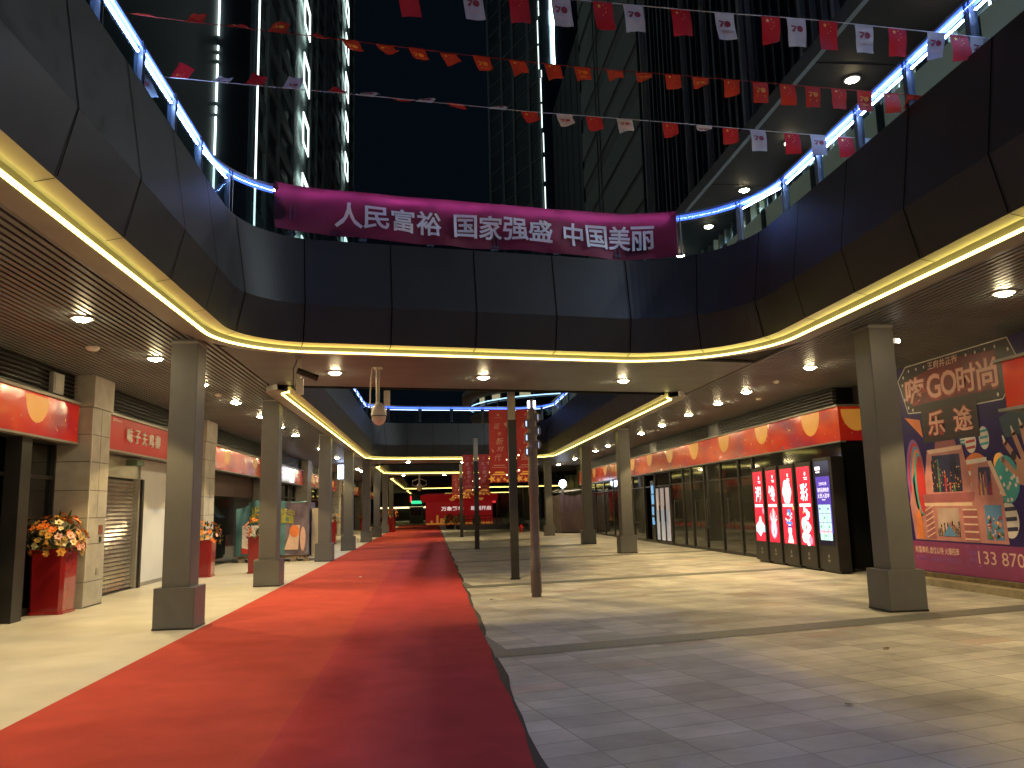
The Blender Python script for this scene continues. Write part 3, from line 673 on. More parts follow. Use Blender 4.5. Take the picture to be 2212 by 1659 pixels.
# advertising totems
m_cab = mat('totem cabinet', (.03, .029, .03), .35, .4)
m_logo = mat('grey logo print', (.3, .3, .3), .5)
def em(name, c, s_): return mat(name, (c[0]*.4, c[1]*.4, c[2]*.4), .15, em=c, ems=s_, var=.15, vs=4)
e_red = em('screen red', (.8, .03, .06), 1.0); e_wh = em('screen white', (1, .93, .97), 1.5); e_pk = em('screen pink', (1, .35, .55), 1.0); e_bl = em('screen blue', (.12, .3, .95), .9)
e_cy = em('screen cyan', (.45, .85, 1), 1.1); e_pu = em('screen purple', (.1, .06, .45), 1.0); e_dk = em('screen dark', (.01, .008, .03), .5); e_gr = em('screen mint', (.6, .95, .9), .95); e_or = em('screen orange', (1, .45, .15), .9); e_gn = em('screen green', (.2, .6, .3), .6)
def totem(y1, y0, h, kind, label):
    """front faces the street; y1 is its far edge (left in the picture)"""
    t = thing('advert_totem', label, 'advertising screen', (9.05, (y0+y1)/2, 0), 'row of lit advertising totems')
    q = MB(); q.box(8.8, 9.08, y0, y1, .06, h, m_cab); q.box(8.86, 9.05, y0+.05, y1-.05, 0, .06, m_black); q.build('cabinet', t)
    w_ = y1-y0; q = MB(); pl = PL(q, (8.8, y1, 0), (0, -1, 0))
    pl.rect(.0, .03, .07, h, m_black, .004); pl.rect(w_-.03, w_, .07, h, m_black, .004)
    pl.disc(w_/2, .36, .03, .045, m_logo, .004, 10); pl.rect(w_/2-.06, w_/2+.06, .26, .285, m_logo, .004); pl.rect(w_/2-.04, w_/2+.04, .235, .25, m_logo, .004); q.build('front_trim', t)
    q = MB(); pl = PL(q, (8.8, y1, 0), (0, -1, 0)); l0 = .006
    if kind < 4:
        a, b = .075, w_-.075; z0, z1 = .56, h-.1; c = w_/2
        pl.rect(a, b, z0, z1, e_red, l0); l1 = .009
        pl.disc(c+.1, z1-.17, .035, .05, e_wh, l1, 10); pl.rect(c+.02, c+.2, z1-.27, z1-.25, e_wh, l1); pl.rect(c+.05, c+.2, z1-.31, z1-.29, e_wh, l1)
        if kind == 2:
            for k in range(6): pl.disc(c+.12*cos(k*pi/3), 1.83+.16*sin(k*pi/3), .13, .15, e_wh, l1+.001*k, 14)
            pl.disc(c, 1.83, .16, .2, e_wh, l1+.008, 16); pl.poly([(c-.08, 1.64), (c, 1.55), (c+.08, 1.64)], e_wh, l1); pl.text('嗨', c, 1.84, .2, e_pk, l1+.011)
        else: pl.text('潮馋嗨彩'[kind], c, 1.8, .42, e_wh, l1, bold=.025, sx=.9)
        pl.rect(c+.12 if kind == 3 else c+.1, c+.145 if kind == 3 else c+.125, 1.6, 1.8, e_wh, l1) if kind in (1, 3) else None
        pl.rect(a+.05, b-.05, 1.46, 1.53, e_wh, l1)
        rnd = random.Random(kind)
        if kind == 0:
            pl.poly([(c-.12, 1.0), (c-.02, 1.2), (c+.08, 1.22), (c+.17, 1.0)], e_gr, l1); pl.disc(c+.02, .96, .25, .12, e_wh, l1+.001, 16); pl.rect(a+.02, b, .8, .98, e_cy, l1); pl.poly([(c-.2, .8), (c+.18, .84), (c, .68)], e_wh, l1+.002); pl.disc(b-.05, 1.36, .05, .09, e_pk, l1, 10)
        if kind == 1:
            pl.disc(c, .92, .2, .27, e_pk, l1, 20); pl.disc(c, .9, .13, .2, e_wh, l1+.001, 18)
            for k in range(11): an = pi*.1+k*pi*.8/10; pl.line(c, 1.0, c+.25*cos(an), 1.05+.35*sin(an), .02, rnd.choice((e_wh, e_pk)), l1+.002)
            pl.line(c-.02, .9, c+.03, 1.42, .06, e_gr, l1+.004); pl.disc(c, .82, .06, .08, e_pk, l1+.005)
        if kind == 2:
            pl.poly([(c-.12, .58), (c+.2, .58), (c+.12, .78), (c-.02, .82)], e_wh, l1); pl.disc(c+.03, .9, .1, .15, e_wh, l1+.001, 16); pl.rect(c-.07, c+.14, .95, 1.0, e_pu, l1+.003); pl.disc(c+.05, .83, .025, .035, e_pk, l1+.004, 10)
            pl.poly([(c-.15, 1.04), (c+.2, 1.02), (c+.18, 1.1), (c-.12, 1.1)], e_bl, l1+.002)
            for k in range(16): pl.disc(c+rnd.uniform(-.18, .2), rnd.uniform(1.08, 1.3), .03, .03, rnd.choice((e_wh, e_cy, e_bl)), l1+.003+.0003*k, 8)
            pl.rect(c-.05, c+.13, 1.26, 1.4, e_bl, l1+.002); pl.disc(b-.04, 1.42, .05, .05, e_or, l1)
        if kind == 3:
            for k in range(14): pl.disc(c+.1*sin(k*1.3)+.06, .62+.06*k, .1-.004*k, .075, e_wh, l1+.0005*k, 12)
            pl.disc(c-.12, 1.05, .12, .16, e_gr, l1+.008, 16); pl.disc(c-.08, .75, .16, .14, e_wh, l1+.009, 14); pl.disc(c+.18, .68, .1, .1, e_pk, l1+.01, 14); pl.disc(c-.12, 1.32, .035, .03, e_or, l1, 10)
        q.build('screen', t)
    else:
        pl.rect(.06, w_-.12, .6, h-.08, e_dk, l0); c = w_/2-.02; l1 = .009
        pl.rect(.1, w_-.13, .86, 2.13, e_pu, l1); pl.rect(.1, .34, 2.28, 2.36, e_wh, l1); pl.rect(.13, .32, 2.22, 2.25, e_wh, l1)
        pl.text('王府井正街', c, 1.97, .07, e_wh, l1+.002); pl.text('强势品牌商家', c, 1.83, .1, e_wh, l1+.002, fit=w_-.34); pl.text('火热入驻中', c, 1.7, .11, e_wh, l1+.002, fit=w_-.34); pl.rect(c-.08, c+.08, 1.6, 1.615, e_wh, l1+.002)
        for r_ in range(4):
            for k in range(3):
                x = .14+k*(w_-.31)/3; y = 1.33-.2*r_-.02; pl.rect(x, x+(w_-.31)/3-.012, y, y+.19, e_gr, l1+.002)
                if (r_+k) % 2 == 0: pl.disc(x+.07, y+.1, .035, .03, e_gn if r_ else e_pu, l1+.004, 10)
                else: pl.rect(x+.03, x+.11, y+.08, y+.11, e_cy, l1+.004)
        rnd = random.Random(3)
        for k in range(10): x = .12+k*(w_-.3)/10; pl.rect(x, x+.03, .87, .9+rnd.uniform(0, .08), e_pk, l1+.003)
        q.build('screen', t)
TY = [(21.62, 20.86), (20.74, 19.98), (19.86, 19.04), (18.92, 18.1), (17.98, 17.1)]
TL = ['leftmost of the lit red totems, with snowy mound picture', 'lit red totem with pink splashing bottle picture, second of the row', 'lit red totem with white cloud badge and figure in sunglasses', 'lit red totem with ice cream like white swirl, beside the purple one', 'totem with dark purple screen and grid of pale logos, rightmost of the row']
for k, (a, b) in enumerate(TY): totem(a, b, 2.5 if k < 4 else 2.56, k, TL[k])
# ------------------------------------------------------------------ billboard wall at far right
BX = 9.5
t = thing('billboard', 'big purple advertising wall with glossy Chinese title and pink cabin picture', 'billboard', (BX, 8, 0))
m_nav = mat('billboard navy', (.028, .014, .12), .4, 0, .25, .8, spec=.25); m_mag = mat('billboard purple strip', (.23, .03, .13), .4)
m_tb = mat('title black', (.025, .014, .016), .4); m_glow = mat('title wine', (.16, .012, .018), .4, 0, .3, 2)
m_pkl = mat('cabin pink', (.48, .2, .19), .4, 0, .2, 3); m_pkd = mat('cabin rose', (.33, .1, .12), .4, 0, .2, 3); m_pkh = mat('cabin cream', (.72, .5, .4), .4)
m_teal = mat('balloon teal', (.05, .35, .36), .4); m_ora = mat('print orange', (.7, .2, .06), .4, 0, .2, 3); m_skin = mat('printed skin', (.5, .25, .17), .4, 0, .12, 4)
m_red2 = mat('print red', (.5, .03, .03), .4); m_sky1 = mat('print sky', (.5, .36, .32), .4, 0, .25, 2); m_night = mat('print night', (.03, .03, .1), .4, 0, .4, 3); m_grn = mat('print green', (.08, .25, .12), .4)
m_vio = mat('print violet', (.25, .1, .4), .4); m_tit1 = mat('title salmon', (.75, .4, .32), .4); m_tit2 = mat('title red edge', (.35, .03, .03), .4)
q = MB(); q.box(BX, BX+.35, -4, 15.42, .2, SZ+.04, m_nav); q.build('panel', t)
q = MB(); q.box(9.12, 9.6, -4, 15.5, 0, .12, mat('rough kerb', (.26, .22, .15), .8, 0, .3, 4, .3, 20)); q.box(9.36, 9.6, -4, 15.45, .12, .2, mat('mortar', (.12, .09, .05), .9, 0, .4, 6, .5, 20)); q.build('kerb', t)
q = MB(); Y0 = 15.42; pl = PL(q, (BX, Y0, 0), (0, -1, 0)); A = lambda y: Y0-y
pl.rect(0, 19.4, .21, .77, m_mag, .002)
pl.text('财富商机 虚位以待 火爆招商', A(14.68), .61, .13, m_pinkw, .005, bold=.012, fit=1.34)
pl.text('项目地址：济威路与十字街交汇处', A(14.66), .45, .1, m_vio, .005, fit=1.36)
pl.text('招商', A(13.63), .62, .09, m_vio, .005); pl.text('热线', A(13.63), .5, .09, m_vio, .005)
for e1 in (-1, 1):
    for e2 in (-1, 1): pl.line(A(13.63)+e1*.17, .56+e2*.17, A(13.63)+e1*.17, .56+e2*.09, .012, m_vio); pl.line(A(13.63)+e1*.17, .56+e2*.17, A(13.63)+e1*.1, .56+e2*.17, .012, m_vio)
pl.text('133 8709', A(12.85), .55, .22, m_pinkw, .005, fit=1.3)
q.build('contact_strip', t)
q = MB(); pl = PL(q, (BX, Y0, 0), (0, -1, 0))
hexa = [(A(15.4), 3.95), (A(15.15), 3.27), (A(14.0), 3.2), (A(12.45), 3.2), (A(11.95), 3.7), (A(12.2), 4.2), (A(15.1), 4.2)]
pl.poly(hexa, m_tb, .003)
for i in range(len(hexa)): pl.line(*hexa[i], *hexa[(i+1) % 7], .02, m_offw, .004)
pl.poly([(A(14.9), 3.4), (A(12.6), 3.4), (A(12.5), 4.05), (A(13.6), 4.12), (A(14.9), 3.95)], m_glow, .005)
for i in range(11):
    f = i/10; pl.disc(A(15.0-2.5*f), 4.1, .022, .03, m_offw, .006, 10) if not .22 < f < .68 else None
for y, z in ((15.2, 4.0), (15.25, 3.85), (15.22, 3.55), (15.12, 3.38), (14.98, 3.32), (12.2, 4.0), (12.12, 3.75), (12.2, 3.5), (12.35, 3.33), (12.55, 3.29)): pl.disc(A(y), z, .026, .034, m_offw, .006, 10)
pl.text('王府井正街', A(13.93), 4.09, .15, m_pinkw, .007, bold=.012, fit=.9)
for ch, y, h, w_ in (('嗨', 14.85, .52, .62), ('G', 14.25, .46, .42), ('O', 13.8, .46, .46), ('时', 13.3, .5, .52), ('尚', 12.76, .52, .52)):
    pl.text(ch, A(y), 3.68, h+.06, m_tit2, .007, bold=.045, fit=w_+.06); pl.text(ch, A(y), 3.69, h, m_tit1, .010, bold=.02, fit=w_)
pl.rect(A(14.72), A(13.1), 2.64, 3.3, m_tb, .008)
for k in range(5): pl.rect(A(14.7), A(13.12), 2.72+.13*k, 2.725+.13*k, m_glow, .009)
for ch, y in (('乐', 14.28), ('途', 13.5)): pl.text(ch, A(y), 2.98, .52, m_tit2, .011, bold=.045, fit=.58); pl.text(ch, A(y), 2.99, .46, m_tit1, .014, bold=.02, fit=.52)
q.build('title_board', t)
q = MB(); pl = PL(q, (BX, Y0, 0), (0, -1, 0))
pl.poly([(A(15.3), 3.2), (A(14.8), 3.1), (A(14.75), 2.75)], m_ora, .0025)
for k, (c_, w_) in enumerate(((m_vio, 0), (m_red2, .06), (m_blue, .12), (m_ora, .18), (m_teal, .24), (m_red2, .3))):
    pl.disc(A(15.1)+w_*.5, 1.95-w_*.3, .3-w_*.55, .8-w_*.8, c_, .003+.001*k, 22)
pl.disc(A(14.1), 2.5, .32, .3, m_pkd, .003)
def egg(y, z, rx, rz, c1, c2, l, st=True):
    pl.disc(A(y), z, rx, rz, c1, l, 24)
    if st:
        for k in (-1, 0, 1): pl.poly([(A(y)-rx*.8, z+k*rz*.55-rz*.1), (A(y)+rx*.8, z+k*rz*.55-rz*.02), (A(y)+rx*.8, z+k*rz*.55+rz*.2), (A(y)-rx*.8, z+k*rz*.55+rz*.12)], c2, l+.002)
    else:
        rnd = random.Random(5)
        for k in range(17):
            a_, r_ = rnd.uniform(0, 6.28), math.sqrt(rnd.uniform(0, .8)); pl.disc(A(y)+rx*r_*cos(a_), z+rz*r_*sin(a_), .03, .035, m_offw, l+.002, 9)
egg(13.38, 2.56, .15, .2, m_offw, m_red2, .004); egg(13.02, 2.6, .13, .2, m_offw, m_teal, .004); egg(13.55, 2.62, .12, .1, m_teal, m_offw, .003)
egg(13.3, 2.0, .36, .36, m_ora, m_offw, .004); egg(12.58, 1.87, .3, .4, m_teal, m_offw, .005, False); egg(12.62, 1.2, .22, .3, m_offw, m_night, .004)
# pink cabin
pl.poly([(A(15.3), .8), (A(15.38), 1.5), (A(15.15), 2.1), (A(14.95), 1.55), (A(14.85), .8)], m_pkl, .006)
pl.poly([(A(14.95), 1.5), (A(14.66), 2.5), (A(13.62), 2.53), (A(13.42), 1.55), (A(13.5), .8), (A(14.95), .8)], m_pkl, .007)
pl.poly([(A(13.45), 2.15), (A(13.0), 2.2), (A(12.72), 1.7), (A(12.68), .8), (A(13.5), .8)], m_pkl, .0065)
pl.poly([(A(14.9), 1.5), (A(13.45), 1.52), (A(13.4), 1.68), (A(14.95), 1.66)], m_pkd, .009); pl.poly([(A(14.66), 2.5), (A(13.62), 2.53), (A(13.66), 2.45), (A(14.6), 2.42)], m_pkh, .009); pl.poly([(A(13.0), 2.2), (A(12.9), 2.2), (A(12.62), 1.6), (A(12.72), 1.6)], m_pkh, .009)
pl.poly([(A(14.9), 1.5), (A(13.5), 1.5), (A(13.5), 1.44), (A(14.9), 1.44)], m_pkh, .0095)
def city(y0, y1, z0, z1, sky, cols, l, seed, top=.9):
    pl.poly([(A(y0), z0), (A(y1), z0), (A(y1), z1), (A(y0)+.05, z1)], sky, l); rnd = random.Random(seed); n = 14; w_ = (y0-y1)/n
    for k in range(n):
        h = (z1-z0)*rnd.uniform(.2, top); pl.rect(A(y0)+w_*k+.01, A(y0)+w_*(k+.9), z0, z0+h, rnd.choice(cols), l+.001+.0002*k)
        for j in range(5):
            zz = z0+h*rnd.random(); pl.rect(A(y0)+w_*k+.02, A(y0)+w_*(k+.7), zz, zz+.025, rnd.choice((m_pkh, m_gold, m_grn, m_ora)), l+.005)
city(14.58, 13.72, 1.7, 2.38, m_night, (m_tb, m_night, m_red2, m_grn, m_tb), .010, 2)
city(13.3, 12.95, 1.62, 2.1, m_night, (m_gold, m_red2, m_vio, m_ora), .010, 3)
city(14.56, 13.9, .88, 1.4, m_sky1, (m_night, m_pkd, m_tb), .010, 4, .55); pl.poly([(A(14.4), .89), (A(14.0), .89), (A(14.2), 1.1)], m_blue, .018)
pl.rect(A(13.2), A(12.78), .86, 1.45, m_blue, .010); rnd = random.Random(9)
for k in range(60): pl.disc(A(rnd.uniform(12.82, 13.16)), rnd.uniform(.88, 1.25), rnd.uniform(.01, .035), rnd.uniform(.01, .04), rnd.choice((m_pkh, m_tb, m_ora, m_red2, m_grn)), .011+.0002*k, 7)
pl.poly([(A(13.78), .82), (A(13.4), .82), (A(13.4), 1.4), (A(13.78), 1.4)], m_pkd, .010)
for k in range(5): pl.rect(A(13.78), A(13.4), .84+.13*k, .87+.13*k, m_pkh, .012)
pl.poly([(A(14.86), .82), (A(14.62), .82), (A(14.7), 1.42), (A(14.92), 1.4)], m_pkd, .010)
for k in range(6): pl.line(A(14.9), .85+.1*k, A(14.64), .95+.1*k, .022, m_pkh, .012)
pl.poly([(A(15.22), .82), (A(15.0), .82), (A(15.05), 1.4), (A(15.22), 1.3)], m_ora, .010)
# printed hand with long nails, dark purse
pl.poly([(A(12.6), 2.9), (A(11.9), 3.1), (A(11.8), 2.62), (A(12.5), 2.55)], mat('print purse', (.02, .06, .1), .4), .004)
for (y0_, z0_, y1_, z1_, w_) in ((12.15, 2.0, 12.52, 2.48, .1), (12.08, 2.05, 12.3, 2.62, .1), (11.98, 2.1, 12.1, 2.72, .1), (11.88, 2.1, 11.9, 2.7, .1), (12.3, 1.9, 12.62, 2.2, .1)):
    pl.line(A(y0_), z0_, A(y1_), z1_, w_, m_skin, .006); pl.disc(A(y1_), z1_, .05, .05, m_skin, .006, 10); pl.disc(A(y1_+.02), z1_+.06, .022, .07, m_offw, .007, 10, rot=.3)
pl.poly([(A(12.35), 1.8), (A(11.5), 1.55), (A(11.3), 2.1), (A(12.0), 2.25), (A(12.3), 2.15)], m_skin, .0065)
pl.disc(A(12.7), 2.15, .15, .17, m_gold, .0045); pl.disc(A(12.35), 2.25, .06, .08, m_tb, .008)
pl.disc(A(11.9), 1.1, .3, .5, m_teal, .004)
q.build('picture', t)
t = thing('shop_sign', 'piece of bright red sign band with blue ball at the right picture edge', 'sign', (9.15, 9, 3))
q = MB(); q.box(9.13, 9.48, 4, 11.9, 2.98, 3.72, m_vinyl); q.build('panel', t)
q = MB(); pl = PL(q, (9.13, 11.9, 2.98), (0, -1, 0)); pl.disc(.95, .1, .3, .3, m_blue, .004, 20, t0=-.3, t1=pi+.3); vinyl_art(PL(q, (9.13, 10.3, 2.98), (0, -1, 0)), 6, .74, 31); q.build('print', t)
q = MB(); q.box(9.05, 9.48, 3.9, 12.0, 3.724, 3.77, m_trim); q.box(9.05, 9.48, 3.9, 12.0, 2.93, 2.976, m_trim); q.build('frame', t)
t = thing('end_wall', 'dark recessed wall behind the large right column next to the billboard', 'wall', (10.2, 16.5, 0))
q = MB(); q.box(9.86, 10.0, 15.43, 17.6, 0, SZ+.03, m_black); q.build('panel', t)

# ------------------------------------------------------------------ flower pots
m_fl = [mat('petal orange', (.75, .17, .02), .6, 0, .3, 20), mat('petal amber', (.7, .33, .05), .6, 0, .3, 20), mat('petal cream', (.8, .68, .4), .6, 0, .2, 20), mat('petal pink', (.75, .4, .34), .6, 0, .2, 20), mat('petal red', (.5, .03, .03), .6), mat('petal tan', (.4, .25, .07), .6, 0, .3, 20)]
def flower(q, c, r, m, d):
    d = V(d).normalized(); e = d.orthogonal().normalized(); g = d.cross(e); n = 6
    for k in range(n):
        a = 2*pi*k/n+random.random()*.4; x = e*cos(a)+g*sin(a); y = d.cross(x)
        q.face([c, c+x*r*.55+y*r*.42+d*r*.2, c+x*r*1.05+d*r*random.uniform(.1, .45), c+x*r*.55-y*r*.42+d*r*.2], m)
    q.blob(c+d*r*.15, r*.3, r*.3, r*.25, random.choice((m_fl[1], m_fl[5], m)), .2, 5, 4)
def pot(loc, label, sc=1, mix=(0, 0, 1, 1, 2, 3, 5, 5), seed=1, lite=False):
    random.seed(seed); x, y = loc
    t = thing('flower_pot', label, 'flower pot', (x, y, 0), 'red flower stands beside the left shops')
    q = MB(); h = 1.0*sc; a, b = .25*sc, .27*sc
    def sq(r, z): c_ = r*.86; return [V((x+px*r if abs(px) == 1 else x+px*r, y+py*r, z)) for px, py in ((-1, -.8), (-.8, -1), (.8, -1), (1, -.8), (1, .8), (.8, 1), (-.8, 1), (-1, .8))]
    r0, r1, r2 = sq(a+.02, 0), sq(a, .05), sq(b, h); allp = sq(a+.02, 0)+sq(a+.02, .04)+sq(a, .055)+sq(b, h-.03)+sq(b+.015, h-.03)+sq(b+.015, h)+sq(b-.03, h)
    q.faces(allp, [(i*8+k, i*8+(k+1) % 8, (i+1)*8+(k+1) % 8, (i+1)*8+k) for i in range(6) for k in range(8)], m_pot); q.build('pot', t)
    q = MB(); top = V((x, y, h+.02)); R_ = .43*sc
    for k in range(60 if lite else 150):
        th, ph = random.uniform(0, 2*pi), math.acos(random.uniform(-.35, 1)); d = V((sin(ph)*cos(th), sin(ph)*sin(th), cos(ph)*1.1+.1))
        p = top+d*R_*random.uniform(.4, 1.0); e = d.cross(V((random.random(), random.random(), random.random()))).normalized()*.028*sc; l_ = d*random.uniform(.06, .14)*sc+V((0, 0, random.uniform(-.06, .03)))
        q.face([p, p+l_*.5+e, p+l_, p+l_*.5-e], m_leaf)
    for k in range(12):
        th = random.uniform(0, 2*pi); q.tube([top, top+V((cos(th)*.15*sc, sin(th)*.15*sc, .22*sc))], .005, m_leaf, 4)
    q.build('foliage', t)
    q = MB()
    for k in range(38 if lite else 95):
        th, ph = random.uniform(0, 2*pi), math.acos(random.uniform(-.25, 1)); d = V((sin(ph)*cos(th), sin(ph)*sin(th), cos(ph)*1.1+.12))
        m_ = m_fl[random.choice(mix)]; up = d.z > .6
        if up and random.random() < .6: m_ = m_fl[0]
        flower(q, top+d*R_*random.uniform(.85, 1.12), random.uniform(.045, .085)*sc, m_, d)
    q.build('blossoms', t)
pot((-6.5, 14.92), 'red square pot of orange and cream flowers by the nearest stone pillar', 1.08, seed=3)
pot((-5.98, 22.3), 'red flower pot peeping out behind the nearest left column', .95, (0, 0, 1, 3, 3), 4, True)
pot((-4.75, 23.2), 'red flower stand hidden partly by the second column, in front of the tarpaulin', .98, (0, 1, 3, 3, 4, 5), 5, True)
pot((-6.05, 43.6), 'far flower stand left of the fifth column near the lightbox', 1.05, (0, 1, 5, 3), 6, True)
pot((-5.1, 42.0), 'far flower stand with yellow blooms just right of the third column', 1.1, (1, 1, 5, 4), 7, True)
pot((-3.05, 62.0), 'red flower pot at the carpet edge beside the farthest columns', 1.15, (0, 1, 5, 1), 8, True)
pot((-3.55, 64.0), 'second red flower pot at the carpet edge, behind the front one', 1.1, (0, 1, 5), 10, True)
pot((-5.74, 70), 'small distant red flower stand by the far left shops', 1.1, (0, 1), 9, True)
random.seed(11)

# ------------------------------------------------------------------ tarpaulin covered stall
t = thing('covered_stall', 'stall wrapped in a wrinkled blue green printed tarpaulin between the left columns', 'stall', (-5.3, 28.6, 0))
m_tarp = mat('tarpaulin', (.08, .2, .23), .38, 0, .25, 2.5, .5, 5); m_tarp2 = mat('tarpaulin mauve', (.2, .16, .22), .4, 0, .25, 2.5, .5, 5); m_yel = mat('tarpaulin yellow', (.42, .4, .05), .4, 0, .15, 4)
x0, x1, yf, yb = -6.5, -4.15, 28.0, 29.6
def tf(a, b, l):
    w_ = (x1-x0); wr = .03*sin(a*9+b*2)+.02*sin(a*21-b*5)*b
    top = 2.0 if a < 1.5 else 1.95; cut = max(0, .5-a*.9) if b > .55 else 0
    return V((x0+a*(1-.0*b), yf-wr-l+.03, .22+b*(top-.22-.05*sin(a*7)) - cut*1.0*max(0, b-.55)))
q = MB(); NA, NB = 48, 18
fl = [tf((x1-x0)*i/NA, j/NB, 0) for i in range(NA+1) for j in range(NB+1)]
for lo, hi, m_ in ((0, 33, m_tarp), (33, NA, m_tarp2)): q.faces(fl, [(i*(NB+1)+j, (i+1)*(NB+1)+j, (i+1)*(NB+1)+j+1, i*(NB+1)+j+1) for i in range(lo, hi) for j in range(NB)], m_, True)
def side(a, b): return V((x1+.02*sin(a*8+b*3), yf+.03+a, .22+b*1.73))
fl = [side(1.5*i/12, j/8) for i in range(13) for j in range(9)]
q.faces(fl, [(i*9+j, (i+1)*9+j, (i+1)*9+j+1, i*9+j+1) for i in range(12) for j in range(8)], m_tarp2, True)
fl = [V((x0+(x1-x0)*i/12, yf+.03+1.5*j/6, 1.95+.06*sin(i*1.3)*sin(j)-(.45 if i == 0 else .25 if i == 1 else .0))) for i in range(13) for j in range(7)]
q.faces(fl, [(i*7+j, (i+1)*7+j, (i+1)*7+j+1, i*7+j+1) for i in range(12) for j in range(6)], m_tarp, True)
q.face([(x0, yf+.05, .22), (x0, yb, .22), (x0, yb, 1.5), (x0, yf+.05, 1.5)], m_tarp)
q.build('tarpaulin', t)
q = MB(); pl = PL(q, (0, 0, 0), (1, 0, 0), fn=tf)
for ch, a in (('正', .62), ('在', .98), ('装', 1.3), ('修', 1.55), ('中', 1.8)): pl.text(ch, a, .8, .14, m_yel, .012, bold=.02, sx=1.6)
pl.text('正', .62, .82, .16, m_yel, .014, bold=.02, sx=1.7)
for k in range(12): pl.rect(.42+.12*k, .54+.12*k, .6, .74, m_yel, .010)
for ch, a in (('带', .68), ('来', .92), ('惊', 1.42), ('喜', 1.66)): pl.text(ch, a, .67, .09, m_tarp, .014, bold=.02, sx=1.5)
q.build('lettering', t)
q = MB(); pl = PL(q, (x0+.22, yf-.07, .3), (1, 0, 0)); pl.rect(0, .85, 0, .92, m_offw, .0); pl.poly([(0, 0), (.85, 0), (.85, .2), (.4, .1), (0, .2)], m_red2, .004); pl.line(.05, .85, .85, .3, .02, m_trim, .005)
for (a, b, c_) in ((.62, .68, m_ora), (.3, .33, m_pinkw)):
    pl.disc(a, b, .19, .16, m_dark if c_ is m_ora else m_pkh, .005); rnd = random.Random(2)
    for k in range(22): pl.disc(a+rnd.uniform(-.12, .12), b+rnd.uniform(-.1, .1), .03, .03, rnd.choice((c_, m_ora, m_pkh, m_skin)), .006+.0002*k, 7)
q.build('food_poster', t)
q = MB(); pl = PL(q, (-5.0, yf-.08, .3), (1, 0, 0)); pl.poly([(.1, .1), (.35, .9), (.6, .9), (.55, .1)], m_pkh, .0); pl.disc(.42, .7, .16, .2, m_ora, .004); pl.disc(.7, .45, .09, .4, m_pinkw, .004); q.build('drink_print', t)
q = MB(); q.box(x0+.05, x1-.05, yf+.1, yb, .12, .22, mat('pallet wood', (.3, .2, .12), .8, 0, .3, 6))
for k in range(6): xx = x0+.1+.42*k; q.box(xx, xx+.2, yf+.02, yf+.3, 0, .12, mat('stone block', (.25, .2, .15), .9, 0, .3, 5))
q.build('pallet', t)
q = MB(); q.box(x1+.05, x1+.3, yf+.5, yb, .1, 1.75, mat('board end', (.5, .42, .32), .7)); q.build('board', t)

# ------------------------------------------------------------------ banner posts and banners in the street
m_ban = mat('banner red', (.4, .022, .018), .5, 0, .08, 2); m_calli = mat('calligraphy cream', (.62, .3, .22), .5)
def hang_banner(x0, x1, y, z0, z1, txt, label, dim=False):
    t = thing('street_banner', label, 'banner', ((x0+x1)/2, y, z0), 'pairs of red banners on the street posts')
    q = MB(); NA, NB = 6, 14
    fn = lambda a, b, l: V((x0+a*(x1-x0), y-l+.012*sin(b*7+a*3), z0+b*(z1-z0)))
    fl = [fn(i/NA, j/NB, 0) for i in range(NA+1) for j in range(NB+1)]
    q.faces(fl, [(i*(NB+1)+j, (i+1)*(NB+1)+j, (i+1)*(NB+1)+j+1, i*(NB+1)+j+1) for i in range(NA) for j in range(NB)], m_ban, True); q.build('cloth', t)
    q = MB(); w_, h = x1-x0, z1-z0; fn2 = lambda a, b, l: V((x0+a, y-l-.004+.012*sin(b/h*7+a/w_*3), z0+b))
    pl = PL(q, (0, 0, 0), (1, 0, 0), fn=fn2)
    pl.disc(w_*.5, h*.925, .028, .028, m_calli, .004, 14); pl.disc(w_*.5, h*.925, .014, .014, m_ban, .006, 10); pl.text('王府井正街', w_*.5, h*.885, .02, m_calli, .004, fit=w_*.45)
    for ch, (a, b, s_) in zip(txt, ((.42, .77, .13), (.56, .665, .08), (.56, .56, .16), (.6, .455, .13), (.44, .34, .15))): pl.text(ch, w_*a, h*b, s_, m_calli, .004, skew=.25, bold=.004)
    pl.poly([(w_*.78, h*.8), (w_*.98, h*.83), (w_*.98, h*.74)], m_calli, .004); pl.poly([(w_*.1, h*.46), (w_*.24, h*.43), (w_*.2, h*.4)], m_calli, .004)
    pl.rect(w_*.22, w_*.8, h*.227, h*.238, m_calli, .004); pl.rect(w_*.1, w_*.9, h*.2, h*.208, m_calli, .004)
    pl.poly([(w_*.2, h*.12), (w_*.85, h*.12), (w_*.93, h*.1), (w_*.1, h*.1)], m_gold, .004); pl.poly([(w_*.32, h*.148), (w_*.72, h*.148), (w_*.8, h*.13), (w_*.24, h*.13)], m_gold, .004)
    for a, b, s_ in ((.12, .05, .1), (.45, .035, .07), (.78, .045, .05), (.62, .075, .03), (.93, .02, .05)): pl.star(w_*a, h*b, s_, m_gold, .004, .3)
    q.build('print', t)
